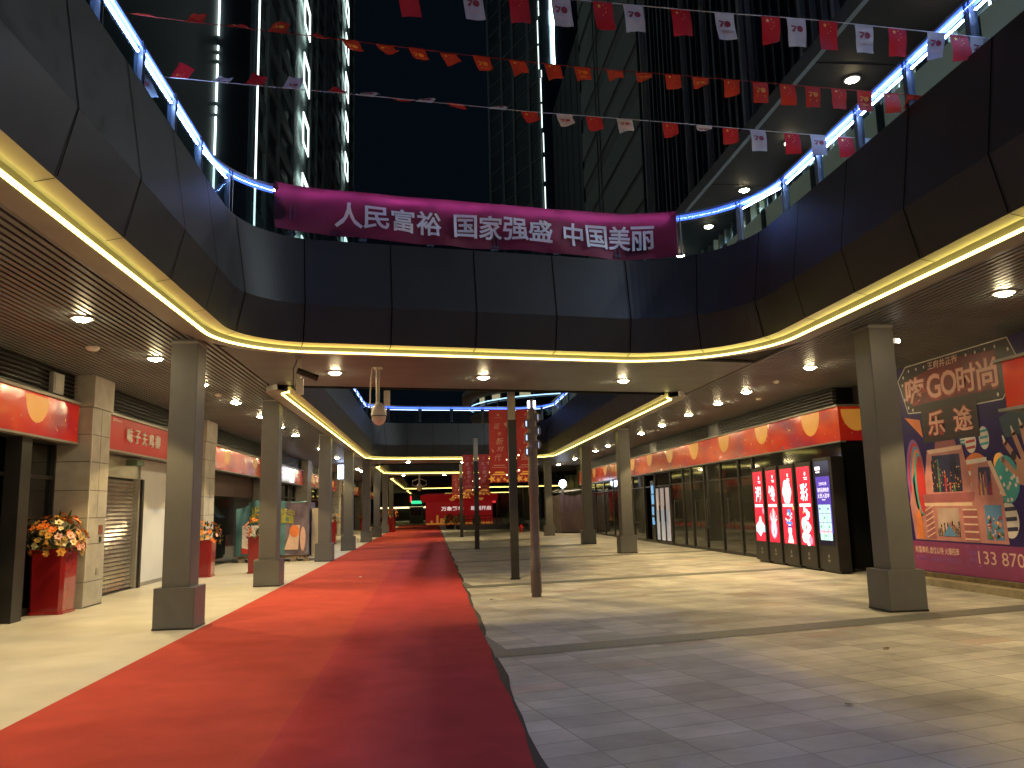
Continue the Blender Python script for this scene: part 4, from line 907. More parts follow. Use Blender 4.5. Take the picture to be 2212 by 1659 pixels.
def post(x, y, h, zl, label):
    t = thing('banner_post', label, 'post', (x, y, 0), 'slim street posts carrying red banners')
    q = MB(); q.box(x-.09, x+.09, y-.09, y+.09, .02, zl, m_dark); q.box(x-.11, x+.11, y-.11, y+.11, 0, .03, m_black); q.build('pole', t)
    q = MB(); q.box(x-.085, x+.085, y-.085, y+.085, zl, h, mat('frosted lamp head', (.3, .28, .2), .4)); q.box(x-.1, x+.1, y-.1, y+.1, h, h+.04, m_dark); q.build('lamp_head', t)
    q = MB()
    for s_ in (-1, 1):
        for z in (3.86, 2.19): q.tube([(x, y, z), (x+s_*.5, y, z)], .012, m_dark, 6)
    q.build('bracket', t)
    q = MB()
    for s_ in (-1, 1):
        for z in (2.4, 2.75): q.blob((x+s_*.14, y-.04, z+.05*s_), .018, .018, .018, mat('led glint', (1, 1, 1), em=(1, .9, .6), ems=5), 0, 6, 5)  # small glowing dots stand in for LED reflections
    q.build('led_glint', t)
post(1.865, 18.6, 4.9, 3.62, 'dark square post carrying the large nearest pair of red banners')
post(1.79, 32.8, 4.45, 3.5, 'dark square post carrying the second pair of red banners')
post(1.7, 47.3, 4.2, 3.4, 'farthest thin dark post with small red banners')
TXL = {'L': '讴歌新时代', 'R': '礼赞新中国'}
for k, (x, y, z0, z1) in enumerate(((1.865, 18.56, 2.18, 3.87), (1.79, 32.76, 2.13, 3.77), (1.7, 47.26, 2.2, 3.62))):
    nm = ('large nearest', 'middle', 'farthest')[k]
    hang_banner(x-.535, x-.1, y, z0, z1, TXL['L'], nm+' red street banner hanging left of its post, with cream calligraphy')
    hang_banner(x+.1, x+.535, y, z0, z1, TXL['R'], nm+' red street banner hanging right of its post, with cream calligraphy')
# ornamental lamp post
t = thing('lamp_post', 'brown ornamental lamp post with lattice brackets and two small white lamps', 'street lamp', (1.87, 14.86, 0))
x, y = 1.87, 14.86; m_lp = mat('lamp post bronze', (.17, .13, .11), .45, .3, .12, 3)
q = MB(); q.lathe((x, y, 0), [(.09, 0), (.09, .06), (.1, .08), (.1, .6), (.087, .62), (.083, 1.8), (.095, 1.83), (.095, 2.15), (.088, 2.18), (.085, 3.36), (.08, 3.4), (.001, 3.41)], m_lp, 18); q.build('pole', t)
m_wl = mat('lattice glow', (.8, .85, 1), em=(.5, .65, 1), ems=1.6)
for s_, zs in ((-1, (2.62, 2.88, 3.14)), (1, (2.74, 3.0, 3.26))):
    for z in zs:
        q = MB(); cx = x+s_*.09
        q.poly if False else None
        for (a, b, c_, d) in ((0, -.09, .05, -.05), (.05, -.05, .05, .05), (.05, .05, 0, .09)): q.tube([(cx+s_*a, y-.05, z+b), (cx+s_*c_, y-.05, z+d)], .018, m_lp, 6)
        q.box(min(cx-s_*.06, cx+s_*.012), max(cx-s_*.06, cx+s_*.012), y-.095, y-.085, z-.07, z+.07, m_lp); q.build('lattice_bracket', t)
        q = MB(); q.box(cx+s_*.012-.016, cx+s_*.012+.016, y-.03, y+.0, z-.05, z+.05, m_wl); q.build('lattice_lamp', t)
for s_ in (-1, 1):
    q = MB(); q.tube([(x+s_*.055, y-.02, 3.44), (x+s_*.055, y-.02, 3.57)], .021, mat('tube lamp', (1, 1, 1), em=(.8, .85, 1), ems=12), 10); q.build('lamp_tube', t)
q = MB(); q.box(x-.03, x+.03, y-.03, y+.03, 3.38, 3.6, m_lp); q.build('lamp_spine', t)

# ------------------------------------------------------------------ ceiling cameras, detectors
t = thing('security_camera', 'white dome security camera hanging on a pole under the near bridge', 'camera', (-.95, 14.8, 3.2))
q = MB(); x, y = -.95, 14.8; q.tube([(x-.02, y, SZ), (x-.02, y, 3.5)], .035, m_camw, 10); q.lathe((x-.02, y, SZ), [(.09, 0), (.09, -.03), (.03, -.04)], m_camw, 14); q.build('pole', t)
q = MB(); q.lathe((x, y, 0), [(.03, 3.56), (.07, 3.54), (.125, 3.47), (.14, 3.36), (.14, 3.32)], m_camw, 20); q.build('housing', t)
q = MB(); q.lathe((x, y, 0), [(.143, 3.32), (.143, 3.305)], m_black, 20); q.lathe((x, y, 0), [(.13, 3.305), (.125, 3.24), (.08, 3.17), (.001, 3.14)], mat('dome pale', (.55, .46, .42), .3), 20); q.build('dome', t)
q = MB(); q.box(x+.09, x+.2, y-.03, y+.06, 3.52, 3.78, m_camw); q.tube([(x-.12, y, SZ), (x-.15, y, 3.9), (x-.16, y, 3.5), (x-.12, y, 3.4), (x-.08, y, 3.48)], .012, m_camw, 6); q.build('junction_box', t)
t = thing('security_camera', 'bullet camera on a drop bracket under the bridge, left of the dome camera', 'camera', (-2.24, 13.75, 3.9))
q = MB(); x, y = -2.24, 13.9; q.tube([(x, y, SZ), (x, y, 3.62)], .028, m_camw, 8); q.box(x-.05, x+.07, y-.04, y+.04, 3.6, 3.86, m_camw); q.build('bracket', t)
q = MB(); d = V((.75, .2, -.28)).normalized(); c = V((x+.12, y, 3.95)); q.tube([c-d*.17, c+d*.17], .055, m_dark, 12); q.tube([c+d*.17, c+d*.2], .06, m_black, 12); q.build('housing', t)
q = MB(); q.tube([(x-.03, y, SZ), (x-.1, y, 4.05), (x-.09, y, 3.75), (x-.02, y, 3.6)], .01, m_black, 5); q.build('cable', t)
for (x, y, s_, lab) in ((-5.2, 12.8, .1, 'small pale ceiling box left of the first left downlight'), (-4.63, 18.0, .07, 'round smoke detector in the left ceiling next to the nearest left column'), (7.55, 16.8, .07, 'round smoke detector in the right ceiling between the nearest downlights'), (8.3, 19.6, .08, 'flat pale ceiling sensor above the right sign band')):
    t = thing('smoke_detector', lab, 'detector', (x, y, SZ))
    q = MB(); q.lathe((x, y, SZ-.012), [(s_, .01), (s_, -.02), (s_*.7, -.05), (.001, -.055)], m_camw, 16); q.build('housing', t)
t = thing('flood_lamp', 'small bright spot lamp clipped to the top of the large right column', 'lamp', (7.0, 11.5, 3.95))
q = MB(); q.box(6.94, 7.02, 11.3, 11.42, 3.92, 4.0, m_camw); q.build('housing', t)
q = MB(); q.blob((7.03, 11.28, 3.95), .03, .02, .035, mat('spot lens', (1, 1, 1), em=(1, .92, .75), ems=10), 0, 8, 6); q.build('lens', t)
t = thing('lightbox', 'bright white blue lightbox on a slim post among the far left columns', 'lightbox', (-4.76, 44, 3.2))
q = MB(); q.box(-5.0, -4.52, 44, 44.12, 3.35, 4.08, mat('lightbox face', (1, 1, 1), em=(.62, .74, 1), ems=9)); q.build('face', t)
q = MB(); q.box(-4.8, -4.72, 44.02, 44.1, 0, 3.35, m_trim); q.build('post', t)
t = thing('flood_lamp', 'glaring white flood lamp on a post above the brown hoarding', 'lamp', (7.8, 48, 2.9))
q = MB(); q.box(7.74, 7.86, 48.05, 48.15, 2.3, 2.8, m_trim); q.build('bracket', t)
q = MB(); q.blob((7.8, 48.0, 2.95), .22, .08, .24, mat('flood lens', (1, 1, 1), em=(.7, .8, 1), ems=22), 0, 10, 8); q.build('lens', t)
# ------------------------------------------------------------------ far end of the street
t = thing('ticket_booth', 'low red show booth at the end of the carpet with white Chinese slogan', 'booth', (2.8, 87, 0))
m_glowl = mat('glowing letter', (.8, .7, .7), em=(1, .82, .78), ems=.65)  # emission stands in for light falling on the booth letters
m_brd = mat('booth red', (.5, .02, .025), .4, 0, .12, .5, em=(.6, .012, .015), ems=.16)  # weak emission brightens the booth in place of light on it
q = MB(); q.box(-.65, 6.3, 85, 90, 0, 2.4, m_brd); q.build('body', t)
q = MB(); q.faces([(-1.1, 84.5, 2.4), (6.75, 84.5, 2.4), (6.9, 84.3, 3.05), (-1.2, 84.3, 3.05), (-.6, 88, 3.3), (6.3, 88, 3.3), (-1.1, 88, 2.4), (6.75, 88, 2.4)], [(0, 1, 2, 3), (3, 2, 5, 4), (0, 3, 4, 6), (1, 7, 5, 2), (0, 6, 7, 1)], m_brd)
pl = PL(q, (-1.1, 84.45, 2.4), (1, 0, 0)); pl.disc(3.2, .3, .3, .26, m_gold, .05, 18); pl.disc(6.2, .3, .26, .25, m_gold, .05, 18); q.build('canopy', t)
q = MB(); pl = PL(q, (-.65, 85, 0), (1, 0, 0))
pl.text('万象繁华', 2.75, 1.66, .44, m_glowl, .02, bold=.02, fit=2.3); pl.text('即刻开启', 5.75, 1.66, .44, m_glowl, .02, bold=.02, fit=2.1); q.build('lettering', t)
q = MB(); pl = PL(q, (-.65, 85, 0), (1, 0, 0))
for k, (a, b) in enumerate(((1.1, .9), (1.5, .55), (1.75, .6), (2.0, .85), (.5, .35), (2.5, .3), (5, .4), (5.6, .3))): pl.rect(a, a+.22, .12, .12+b, m_gold, .008)
pl.rect(0, 6.95, .05, .22, m_gold, .006); q.build('skyline_print', t)
def bush(x, y, r, label):
    t = thing('round_shrub', label, 'shrub', (x, y, 0), 'dark clipped shrubs by the far flower bed')
    q = MB(); q.lathe((x, y, 0), [(r*.55, 0), (r*.7, .32)], m_black, 12); q.build('tub', t)
    q = MB()
    for k in range(420):
        th, ph = random.uniform(0, 6.28), math.acos(random.uniform(-.7, 1)); d = V((sin(ph)*cos(th), sin(ph)*sin(th), cos(ph)))
        p = V((x, y, .35+r*.65))+d*r*random.uniform(.6, 1.02); e = d.orthogonal().normalized()*.045; g = d.cross(e)*1.2
        q.face([p-e, p+g*.5, p+e, p-g+d*.05], m_leaf)
    q.build('foliage', t)
bush(1.45, 66.8, .55, 'leftmost round dark shrub near the end of the carpet'); bush(2.2, 64.8, .55, 'second round dark shrub in front of the red booth'); bush(3.6, 66, .4, 'small dark shrub behind the railing before the red booth'); bush(6.2, 61.5, .75, 'wide dark shrub behind the fire hydrant')
t = thing('flower_bed', 'long dark raised planter with a metal railing before the red booth', 'planter', (4.6, 63, 0))
q = MB(); q.box(2.3, 7.3, 61.8, 63, 0, .38, mat('dark kerbstone', (.05, .05, .055), .5)); q.build('kerb', t)
q = MB(); q.tube([(2.3, 62, 1.05), (7.0, 62, 1.05)], .03, m_black, 6); q.tube([(2.3, 62, .8), (7.0, 62, .8)], .02, m_black, 6)
for k in range(12): q.tube([(2.35+.42*k, 62, .38), (2.35+.42*k, 62, 1.05)], .022, m_black, 6)
q.build('railing', t)
t = thing('fire_hydrant', 'small red fire hydrant standing alone on the far paving', 'hydrant', (5.75, 52.8, 0))
q = MB(); q.lathe((5.75, 52.8, 0), [(.09, 0), (.09, .2), (.13, .22), (.13, .4), (.09, .46), (.001, .49)], m_red, 14); q.build('body', t)
q = MB(); q.tube([(5.58, 52.8, .32), (5.92, 52.8, .32)], .05, m_red, 8); q.build('outlet', t)
t = thing('hoarding', 'booth hidden by hanging brown cloth and clear film beside the far right columns', 'hoarding', (8.4, 50, 0))
m_br = mat('brown cloth', (.2, .13, .12), .6, 0, .12, 1, .6, 3); m_film = mat('clear grey film', (.32, .27, .25), .25, 0, .25, 2, .8, 3)
def curtain(p0, p1, h, m, name, sag):
    q = MB(); NA, NB = 26, 8; d = V(p1)-V(p0); nn = V((d.y, -d.x, 0)).normalized()
    fl = [V(p0)+d*(i/NA)+V((0, 0, h*j/NB-(sag*sin(pi*i/NA) if j == NB else sag*.5*sin(pi*i/NA)*(j/NB)**3)))+nn*(.05*sin(i*1.1+j*.3)+.03*sin(i*2.3)) for i in range(NA+1) for j in range(NB+1)]
    q.faces(fl, [(i*(NB+1)+j, (i+1)*(NB+1)+j, (i+1)*(NB+1)+j+1, i*(NB+1)+j+1) for i in range(NA) for j in range(NB)], m, True); q.build(name, t)
curtain((7.87, 49.6, .05), (9.3, 48.6, .05), 2.4, m_br, 'cloth', .22); curtain((7.6, 53.0, .05), (7.87, 49.6, .05), 2.3, m_film, 'film', .08)
q = MB()
for a, b in (((7.6, 53), (7.87, 49.6)), ((7.87, 49.6), (9.3, 48.6)), ((7.6, 53), (9.3, 52.5)), ((7.87, 49.6), (9.3, 52))): q.tube([(*a, 2.45), (*b, 2.6)], .05, mat('canvas frame', (.3, .32, .36), .5), 6)
q.build('frame', t)
q = MB(); q.faces([(7.6, 53, 2.5), (9.3, 52.6, 2.75), (9.3, 48.6, 2.6), (7.87, 49.6, 2.46)], [(0, 1, 2, 3)], mat('grey sheet', (.3, .32, .36), .5)); q.build('roof_sheet', t)
t = thing('shop_block', 'distant shop row crossing the end of the street with glowing red sign bands', 'building', (14, 139, 0))
q = MB(); q.box(4, 40, 138, 142, 0, 9, m_black); q.build('wall', t)
m_glr = mat('glowing red sign', (.5, .02, .02), .4, em=(1, .05, .05), ems=.75)
for a, b in ((6.5, 13.2), (13.8, 18.4), (19.4, 33)):
    q = MB(); q.box(a, b, 137.7, 137.95, 2.5, 4.3, m_glr); pl = PL(q, (a, 137.7, 2.5), (1, 0, 0)); pl.disc(.9, 1.0, .55, .75, m_gold, .02, 16); q.build('sign', t)
q = MB(); pl = PL(q, (27.5, 137.7, 2.5), (1, 0, 0)); pl.text('CTS', .6, 1.25, .4, e_bl, .03); pl.text('CTS', .6, .55, .4, e_bl, .03); q.build('lettering', t)
for k in range(9): q = MB(); q.box(8+3*k, 8.15+3*k, 137.85, 137.95, 0, 2.5, m_post); q.build('mullion', t)
t = thing('column', 'far pale column behind the banner posts in front of the distant red shops', 'column', (12.2, 104, 0))
q = MB(); q.box(11.7, 12.7, 103.5, 104.5, 0, SZ+.04, m_col); q.build('shaft', t)
t = thing('far_shop', 'distant dark shop with yellow light strip and green lantern sign left of the red booth', 'shop', (-5, 126, 0))
q = MB(); q.box(-9, 2, 126, 130, 0, 9, m_black); q.build('wall', t)
q = MB(); q.box(-8, -.4, 125.6, 125.95, 1.9, 2.12, mat('warm strip', (1, 1, 1), em=(1, .85, .4), ems=3)); q.build('light_strip', t)
q = MB(); q.box(-8, -.4, 125.5, 125.95, 2.15, 2.5, m_soff); q.build('sign', t)
m_gs = mat('green lantern', (.1, .8, .4), em=(.05, .8, .35), ems=1.6)
for k in range(8): q = MB(); q.box(-3.1+.2*k, -2.96+.2*k, 125.3, 125.5, 2.55, 3.0, m_gs); q.build('green_lantern', t)
q = MB(); q.box(-3.3, -3.12, 125.3, 125.5, 2.8, 3.75, mat('red neon', (.8, .1, .1), em=(1, .04, .05), ems=1.8)); q.build('neon_sign', t)
t = thing('small_kiosk', 'small blue grey kiosk beside the left end of the red booth', 'kiosk', (-2, 100, 0))
q = MB(); q.box(-2.7, -1.05, 100, 101.5, 0, 1.9, mat('kiosk blue grey', (.09, .11, .14), .5)); q.box(-2.8, -.95, 99.9, 101.6, 1.9, 2.0, m_dark); q.build('body', t)
q = MB(); q.box(-2.5, -1.3, 99.96, 99.99, 1.0, 1.7, m_blkgl); q.build('window', t)
t = thing('security_camera', 'far cluster of cameras hanging from the third bridge', 'camera', (-.9, 60, 3.4))
q = MB(); q.tube([(-.9, 60, SZ), (-.9, 60, 3.5)], .06, m_camw, 8); q.lathe((-.9, 60, 3.2), [(.01, -.25), (.2, -.1), (.22, .1), (.15, .25), (.05, .35)], m_camw, 12); q.build('dome', t)
q = MB()
for s_ in (-1, 1): q.tube([(-.9, 60, 3.9), (-.9+s_*.5, 60, 3.7), (-.9+s_*.5, 60, 3.4), (-.9+s_*.2, 60, 3.3)], .04, m_camw, 6)
q.build('arm', t)
t = thing('rear_pavilion', 'curved upper pavilion with lit windows seen through the second opening', 'building', (12.8, 72, 9.5))
m_pv = mat('pavilion slab', (.3, .28, .2), .5); n = 20
q = MB()
for (z0, z1, r_) in ((11.1, 11.8, 10.0), (9.45, 9.75, 9.3)):
    c = V((12.8, 72, 0)); q.lathe(c, [(r_-2, z0), (r_, z0), (r_, z1), (r_-2, z1)], m_pv, 48)
q.build('slab', t)
q = MB(); q.lathe((12.8, 72, 0), [(8.9, 9.75), (8.9, 11.1)], m_blkgl, 48); q.build('glass', t)
q = MB(); q.lathe((12.8, 72, 0), [(9.35, 10.5), (9.35, 10.58)], mat('pavilion led', (1, 1, 1), em=(.4, .7, 1), ems=2.2), 48); q.build('light_strip', t)
q = MB()
for k in range(30): a = 2*pi*k/30; q.tube([(12.8+8.95*cos(a), 72+8.95*sin(a), 9.75), (12.8+8.95*cos(a), 72+8.95*sin(a), 11.1)], .05, m_post, 5)
q.build('mullion', t)
for k, a in enumerate((3.5, 3.75, 4.1)): q = MB(); q.obox((12.8+8.96*cos(a), 72+8.96*sin(a), 10.8), (-sin(a), cos(a), 0), (0, 0, 1), (cos(a), sin(a), 0), .5, .25, .03, mat('lit window', (.6, .55, .35), em=(.9, .8, .45), ems=.35)); q.build('lit_window', t)

# ------------------------------------------------------------------ bunting across the opening
m_fr = mat('flag red', (.4, .012, .015), .6, 0, .1, 8, trans=.35); m_fo = mat('flag orange red', (.4, .025, .01), .6, 0, .1, 8, trans=.35); m_fw = mat('flag white', (.45, .42, .42), .6, 0, .06, 8, trans=.3)
m_fy = mat('flag star yellow', (.8, .55, .08), .6); m_fe = mat('flag emblem', (.3, .03, .04), .6); m_fg = mat('flag gold seventy', (.72, .28, .02), .6)
def garland(label, Y, ctrl, flags, red_only):
    """ctrl: (x, z) of the cord; flags: (x, kind, pitch degrees, width, drop)"""
    def zc(x):
        for (xa, za), (xb, zb) in zip(ctrl[:-1], ctrl[1:]):
            if x <= xb: return za+(zb-za)*(x-xa)/(xb-xa)
        return ctrl[-1][1]
    t = thing('bunting', label, 'bunting', (1.2, Y, 6.5), 'strings of small flags across the street')
    q = MB(); xs = [ctrl[0][0]+(ctrl[-1][0]-ctrl[0][0])*k/40 for k in range(41)]
    q.tube([(x, Y, zc(x)) for x in xs], .0045, m_cable if not red_only else m_fo, 5); q.build('cord', t)
    for (x, kind, ph, w_, h, curl) in flags:
        a = R(ph); d = V((.1+.28*max(0, cos(a)), cos(a), sin(a))); u_ = V((1, 0, (zc(x+.05)-zc(x-.05))/.1))
        b_ = V((x-w_/2, Y, zc(x-w_/2)))
        rp = random.uniform(0, 6)
        def fn(aa, bb, l, b_=b_, u_=u_, d=d, w_=w_, h=h, curl=curl, rp=rp):
            f = -bb/h; nrm = u_.cross(d).normalized()
            return b_+u_*aa+d*(-bb*(1-curl*aa/w_*f))+nrm*(.02*sin(aa/w_*4+rp)*f+.012*sin(f*5+rp)+curl*.05*f*f)-nrm*(l)
        q = MB(); m_ = {'r': m_fr, 'w': m_fw, 'o': m_fo, 's': m_fo}[kind]; NA, NB = 4, 5
        fl = [fn(w_*i/NA, -h*j/NB, 0) for i in range(NA+1) for j in range(NB+1)]
        q.faces(fl, [(i*(NB+1)+j, i*(NB+1)+j+1, (i+1)*(NB+1)+j+1, (i+1)*(NB+1)+j) for i in range(NA) for j in range(NB)], m_, True)
        for sg in (.004, -.004):
            pl = PL(q, (0, 0, 0), (1, 0, 0), fn=lambda a, b, l, fn=fn, sg=sg: fn(a, b, sg))
            if kind in 'rs':
                pl.star(w_*.3, -h*.15, w_*.11, m_fy)
                for (sa, sb) in ((.52, .1), (.64, .2), (.64, .33), (.5, .42)): pl.star(w_*sa, -h*sb, w_*.035, m_fy)
            else:
                me_ = m_fe if kind == 'w' else m_fg; c = (w_*.5, -h*.38)
                pl.poly([(c[0]-w_*.32, c[1]+h*.12), (c[0]-w_*.02, c[1]+h*.09), (c[0]-w_*.2, c[1]-h*.13), (c[0]-w_*.32, c[1]-h*.08), (c[0]-w_*.12, c[1]+h*.05), (c[0]-w_*.32, c[1]+h*.06)], me_)
                pl.disc(c[0]+w_*.14, c[1], w_*.17, h*.115, me_, n=14)
                for k in (0, 1): pl.rect(w_*.2, w_*.82, -h*(.62+.07*k)-h*.022, -h*(.62+.07*k), me_ if kind == 'o' else m_pinkw)
        q.build('flag', t)
F1 = [(-3.48, 'w', -60), (-3.02, 'r', 68), (-2.58, 'w', 38), (-2.15, 'r', 55), (-1.7, 'w', 58), (-1.18, 'r', 35), (-.78, 'w', 34), (-.35, 'r', 22), (-.06, 'w', 33), (.33, 'r', 15), (.86, 'w', 31), (1.27, 'r', -8), (1.72, 'w', -12), (2.1, 'r', -22), (2.5, 'w', -16), (3.1, 'r', -25), (3.55, 'w', 8), (3.9, 'r', -35), (4.27, 'w', -75), (4.73, 'r', -70), (5.08, 'w', -80), (5.46, 'r', -82), (5.82, 'w', -60)]
garland('lowest string of alternating red and white flags, nearest to the slogan banner', 9.5, [(-3.5, 6.92), (-2.57, 6.85), (-.83, 6.73), (1.2, 6.57), (3.18, 6.46), (4.66, 6.36), (5.85, 6.3)],
        [(x, k, p, .205, .27, .25 if p > -60 else .06) for x, k, p in F1], False)
F2 = [(-3.5, 's', 60), (-3.05, 's', 28), (-2.5, 's', 52), (-2.05, 's', 33), (-1.62, 'o', 58), (-1.22, 's', 30), (-.85, 'o', -5), (-.47, 's', 0), (-.13, 'o', -8), (.22, 's', -10), (.58, 'o', -20), (.98, 's', -18), (1.37, 's', -24), (1.7, 'o', -16), (2.07, 's', -2), (2.4, 'o', 0), (2.74, 's', -25), (3.06, 'o', -8), (3.42, 's', -40), (3.75, 'o', -68), (4.08, 's', -60), (4.37, 'o', -72), (4.68, 's', -78), (4.99, 'o', -76), (5.32, 's', -80), (5.6, 'o', -20)]
garland('middle string of all red flags with yellow stars or golden numerals', 8.2, [(-3.5, 6.92), (-2.58, 6.82), (-.87, 6.66), (.43, 6.53), (1.67, 6.43), (2.99, 6.36), (4.51, 6.27), (5.8, 6.2)],
        [(x, k, p, .18, .23, .3 if p > -50 else .06) for x, k, p in F2], True)
F3 = [(-.2, 'r', -70), (.42, 'w', -80), (.86, 'r', -84), (1.27, 'w', -80), (1.68, 'r', -80), (1.98, 'w', -84), (2.45, 'r', -85), (2.89, 'w', -82), (3.36, 'r', -60), (3.62, 'w', -72), (3.95, 'r', -66), (4.32, 'w', -74), (4.67, 'r', -70), (5.08, 'w', -62), (5.33, 'r', -84), (5.55, 'w', -50)]
garland('highest string of alternating red and white flags running out of the picture top', 7.0, [(-3.4, 6.75), (-.5, 6.5), (1.45, 6.42), (2.73, 6.35), (3.77, 6.31), (4.93, 6.23), (5.8, 6.17)],
        [(x, k, p, .19, .27, .2 if p > -66 else .05) for x, k, p in F3], False)

# ------------------------------------------------------------------ towers behind
m_tw = mat('tower concrete', (.36, .43, .43), .6, 0, .15, .06); m_tw2 = mat('tower grey mullion', (.12, .14, .15), .6)
m_twd = mat('tower dark glass', (.03, .042, .055), .5, .0, .2, .05); m_twb = mat('tower glass blue glow', (.06, .1, .14), .2, .3, .2, .05)  # bluish glow on one tower face is put into this glass colour
m_twl = mat('tower lamp', (1, 1, 1), em=(.82, 1, .94), ems=2.5); m_pier = mat('tower pale pier', (.5, .6, .58), .6, 0, .1, .1)
t = thing('tower', 'tall left tower with vertical white light lines and lit window frames', 'tower', (-20, 100, 0))
q = MB(); q.box(-30, -14.3, 62, 146, 0, 130, m_twd); q.box(-34, -16.9, 40, 61.9, 0, 120, m_twd); q.build('body', t)
q = MB()
z = 8.
while z < 128: q.box(-14.3, -14.05, 62.3, 146, z, z+.9, m_tw); z += 3.475
z = 8.
while z < 128: q.box(-14.32, -14.25, 67, 146, z+1.6, z+1.75, m_tw); z += 3.475
q.build('floor_band', t)
q = MB()
for y, w_, m_ in ((62.4, .5, m_twd), (67.9, .9, m_tw), (73.2, .7, m_tw), (85, 8.2, m_pier), (92.6, 1.2, m_tw), (97.6, .8, m_tw), (104.6, 1.5, m_tw), (108, .7, m_tw), (111.5, .8, m_tw), (117, .8, m_tw), (127, 6, m_pier), (136, 2.2, m_tw), (145.5, 1, m_pier)):
    q.box(-14.3, -13.98, y-w_/2, y+w_/2, 0, 130, m_)
q.build('pier', t)
for y0, y1, zb in ((83.2, 87.0, 47.9), (124.8, 129, 69.6)):
    for k in range(-4, 5):
        z = zb+6.95*k; q = MB()
        q.box(-13.5, -13.38, y0, y1, z+2.95, z+3.5, m_twl); q.box(-13.5, -13.38, y1-.45, y1, z, z+2.95, m_twl); q.box(-13.5, -13.38, y0, y0+.18, z, z+2.95, m_twl); q.box(-13.5, -13.38, y0+.18, y1-.45, z, z+.2, m_twl)
        q.build('lit_window_frame', t)
q = MB(); q.box(-13.7, -13.58, 61.9, 62.02, 6, 130, m_twl); q.build('light_line', t)
q = MB(); z = 16
while z < 80:
    l_ = random.choice((.4, .6, 1.2, 2.5, 3.2)); q.box(-16.85, -16.72, 61.75, 61.88, z, z+l_, m_twl); z += l_+random.choice((.3, .4, .9))
q.build('dashed_light_line', t)
t = thing('tower', 'distant dark tower right of the sky gap with a broken white light line', 'tower', (18, 125, 0))
A_, B_, C_ = V((10.8, 136, 0)), V((18.1, 120, 0)), V((31, 135, 0)); D_ = C_+A_-B_
q = MB()
for a, b, m_ in ((A_, B_, m_twd), (B_, C_, m_twb), (C_, D_, m_twd), (D_, A_, m_twd)): q.face([a, b, b+V((0, 0, 110)), a+V((0, 0, 110))], m_)
q.build('body', t)
q = MB(); d = (B_-A_).normalized(); nn = V((d.y, -d.x, 0))
for k in range(32): z = 4+3.3*k; q.obox((A_+B_)/2+V((0, 0, z))+nn*.08, d, (0, 0, 1), nn, (B_-A_).length/2, .1, .08, m_tw2)
q.build('floor_band', t)
q = MB()
for f in (.03, .3, .52, .8, .97): q.obox(A_+(B_-A_)*f+V((0, 0, 55))+nn*.12, d, (0, 0, 1), nn, .35, 55, .12, m_tw2)
q.build('pier', t)
q = MB(); z = 34.
while z < 105:
    l_ = random.choice((1.2, 2.0, 3.2, 4.0)); o_ = random.choice((-.25, 0, .15)); q.box(18.0+o_, 18.12+o_, 119.7, 119.8, z, z+l_, m_twl); z += l_+random.choice((.2, .5, .9))
q.build('dashed_light_line', t)
q = MB(); d2 = (C_-B_).normalized(); c = B_+(C_-B_)*.2; z = 73.5
n2 = V((d2.y, -d2.x, 0))
while z < 92: l_ = random.uniform(1.5, 4); q.obox(c+n2*.15+V((random.uniform(-.12, .12), 0, z+l_/2)), d2, (0, 0, 1), n2, random.uniform(.25, .55), l_/2, .06, mat('tower flood strip', (1, 1, 1), em=(.7, .95, 1), ems=9)); z += l_
q.build('light_line', t)
t = thing('tower', 'black glass tower block with a slanting roof edge before the striped facade', 'tower', (17, 76, 0))
q = MB(); q.box(14, 22, 68.6, 85, 0, 45.8, m_black); q.build('body', t)
q = MB()
for k in range(5): q.box(13.95, 13.99, 70+3*k, 70.06+3*k, 0, 45.6, m_twd)
q.build('mullion', t)
t = thing('tower', 'grey green tower facade with slanting stripes on the right of the sky', 'tower', (18, 58, 0))
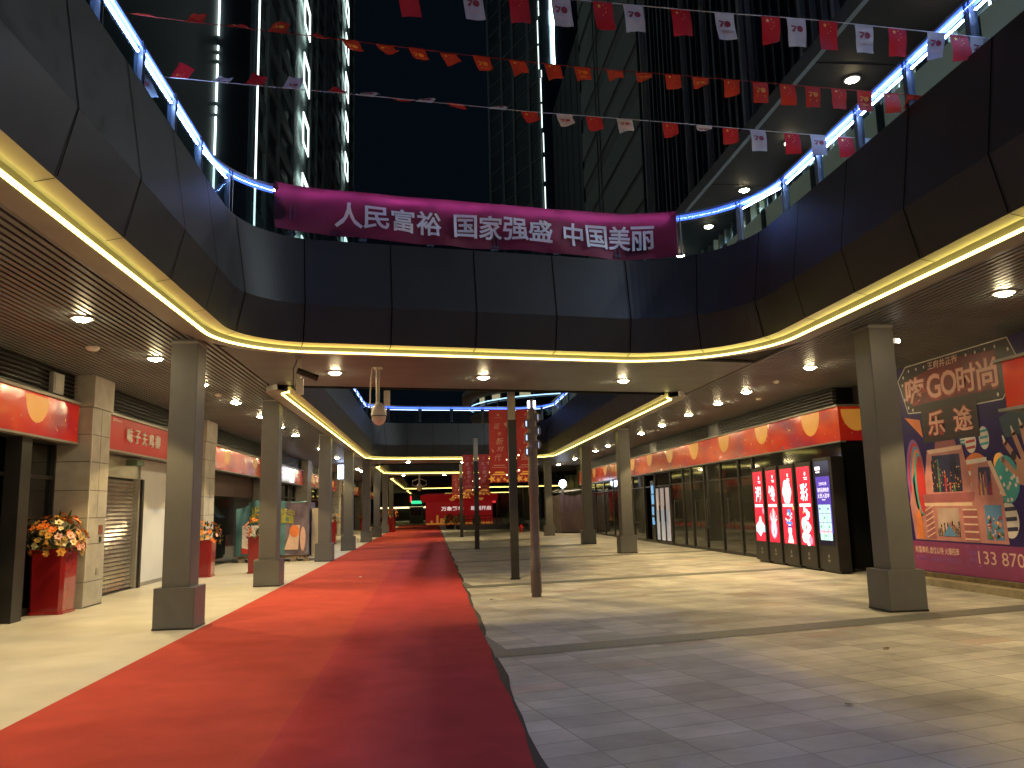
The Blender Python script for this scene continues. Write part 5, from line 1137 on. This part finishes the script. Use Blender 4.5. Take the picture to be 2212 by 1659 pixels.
m_st = mat('striped grey cladding', (.24, .27, .24), .55, 0, .1, .1); m_st2 = mat('striped dark cladding', (.13, .15, .14), .5, 0, .1, .1)
q = MB(); q.box(14.1, 24, 48.1, 68.4, 0, 90, m_st2); q.build('body', t)
q = MB(); z = 6.
while z < 88:
    h = random.choice((1.2, 1.8, 2.6)); q.box(13.98, 14.1, 48.1, 68.4, z, z+h, m_st); z += h+random.choice((.5, .8, 1.4))
q.build('stripe', t)
q = MB(); q.box(13.9, 13.97, 62.0, 62.1, 0, 90, m_st2); q.box(13.9, 13.97, 60.9, 61.0, 0, 90, m_st2); q.build('joint', t)
t = thing('tower', 'dark ribbed tower facade behind the upper canopy edge', 'tower', (18, 34, 0))
q = MB(); q.box(13.7, 24, 14, 47.9, 10, 90, m_twd); q.build('body', t)
q = MB()
for k in range(44): q.box(13.5, 13.7, 14.2+.77*k, 14.2+.77*k+random.choice((.06, .1, .22)), 10, 90, random.choice((m_twd, m_tw, m_twd)))
q.build('rib', t)
q = MB(); q.box(13.4, 13.46, 42.3, 42.4, 44, 44.9, m_twl); q.build('lamp', t)

# ------------------------------------------------------------------ small litter seen on the ground
m_lf = mat('dry leaf', (.09, .06, .03), .8)
for (x, y, lab, m_, z) in ((4.85, 8.55, 'small dry leaf on the lit paving in front of the large right column', m_lf, .006), (3.25, 6.35, 'small dry leaf on the grey foreground paving', m_lf, .006), (1.05, 14.6, 'scrap lying beside the carpet edge near the lamp post', m_lf, .006), (-1.6, 18.6, 'tiny white paper scrap on the red carpet', m_white, .016), (-1.75, 20.4, 'second tiny white paper scrap farther along the red carpet', m_white, .016)):
    t = thing('litter_scrap', lab, 'litter', (x, y, z)); q = MB(); n = 7
    P = [V((x+.045*cos(6.28*k/n)*random.uniform(.6, 1.3), y+.03*sin(6.28*k/n)*random.uniform(.6, 1.3), z+random.uniform(.0, .015))) for k in range(n)]
    c = V((x, y, z+.012))
    for k in range(n): q.face([c, P[k], P[(k+1) % n]], m_)
    q.build('leaf' if m_ is m_lf else 'paper', t)
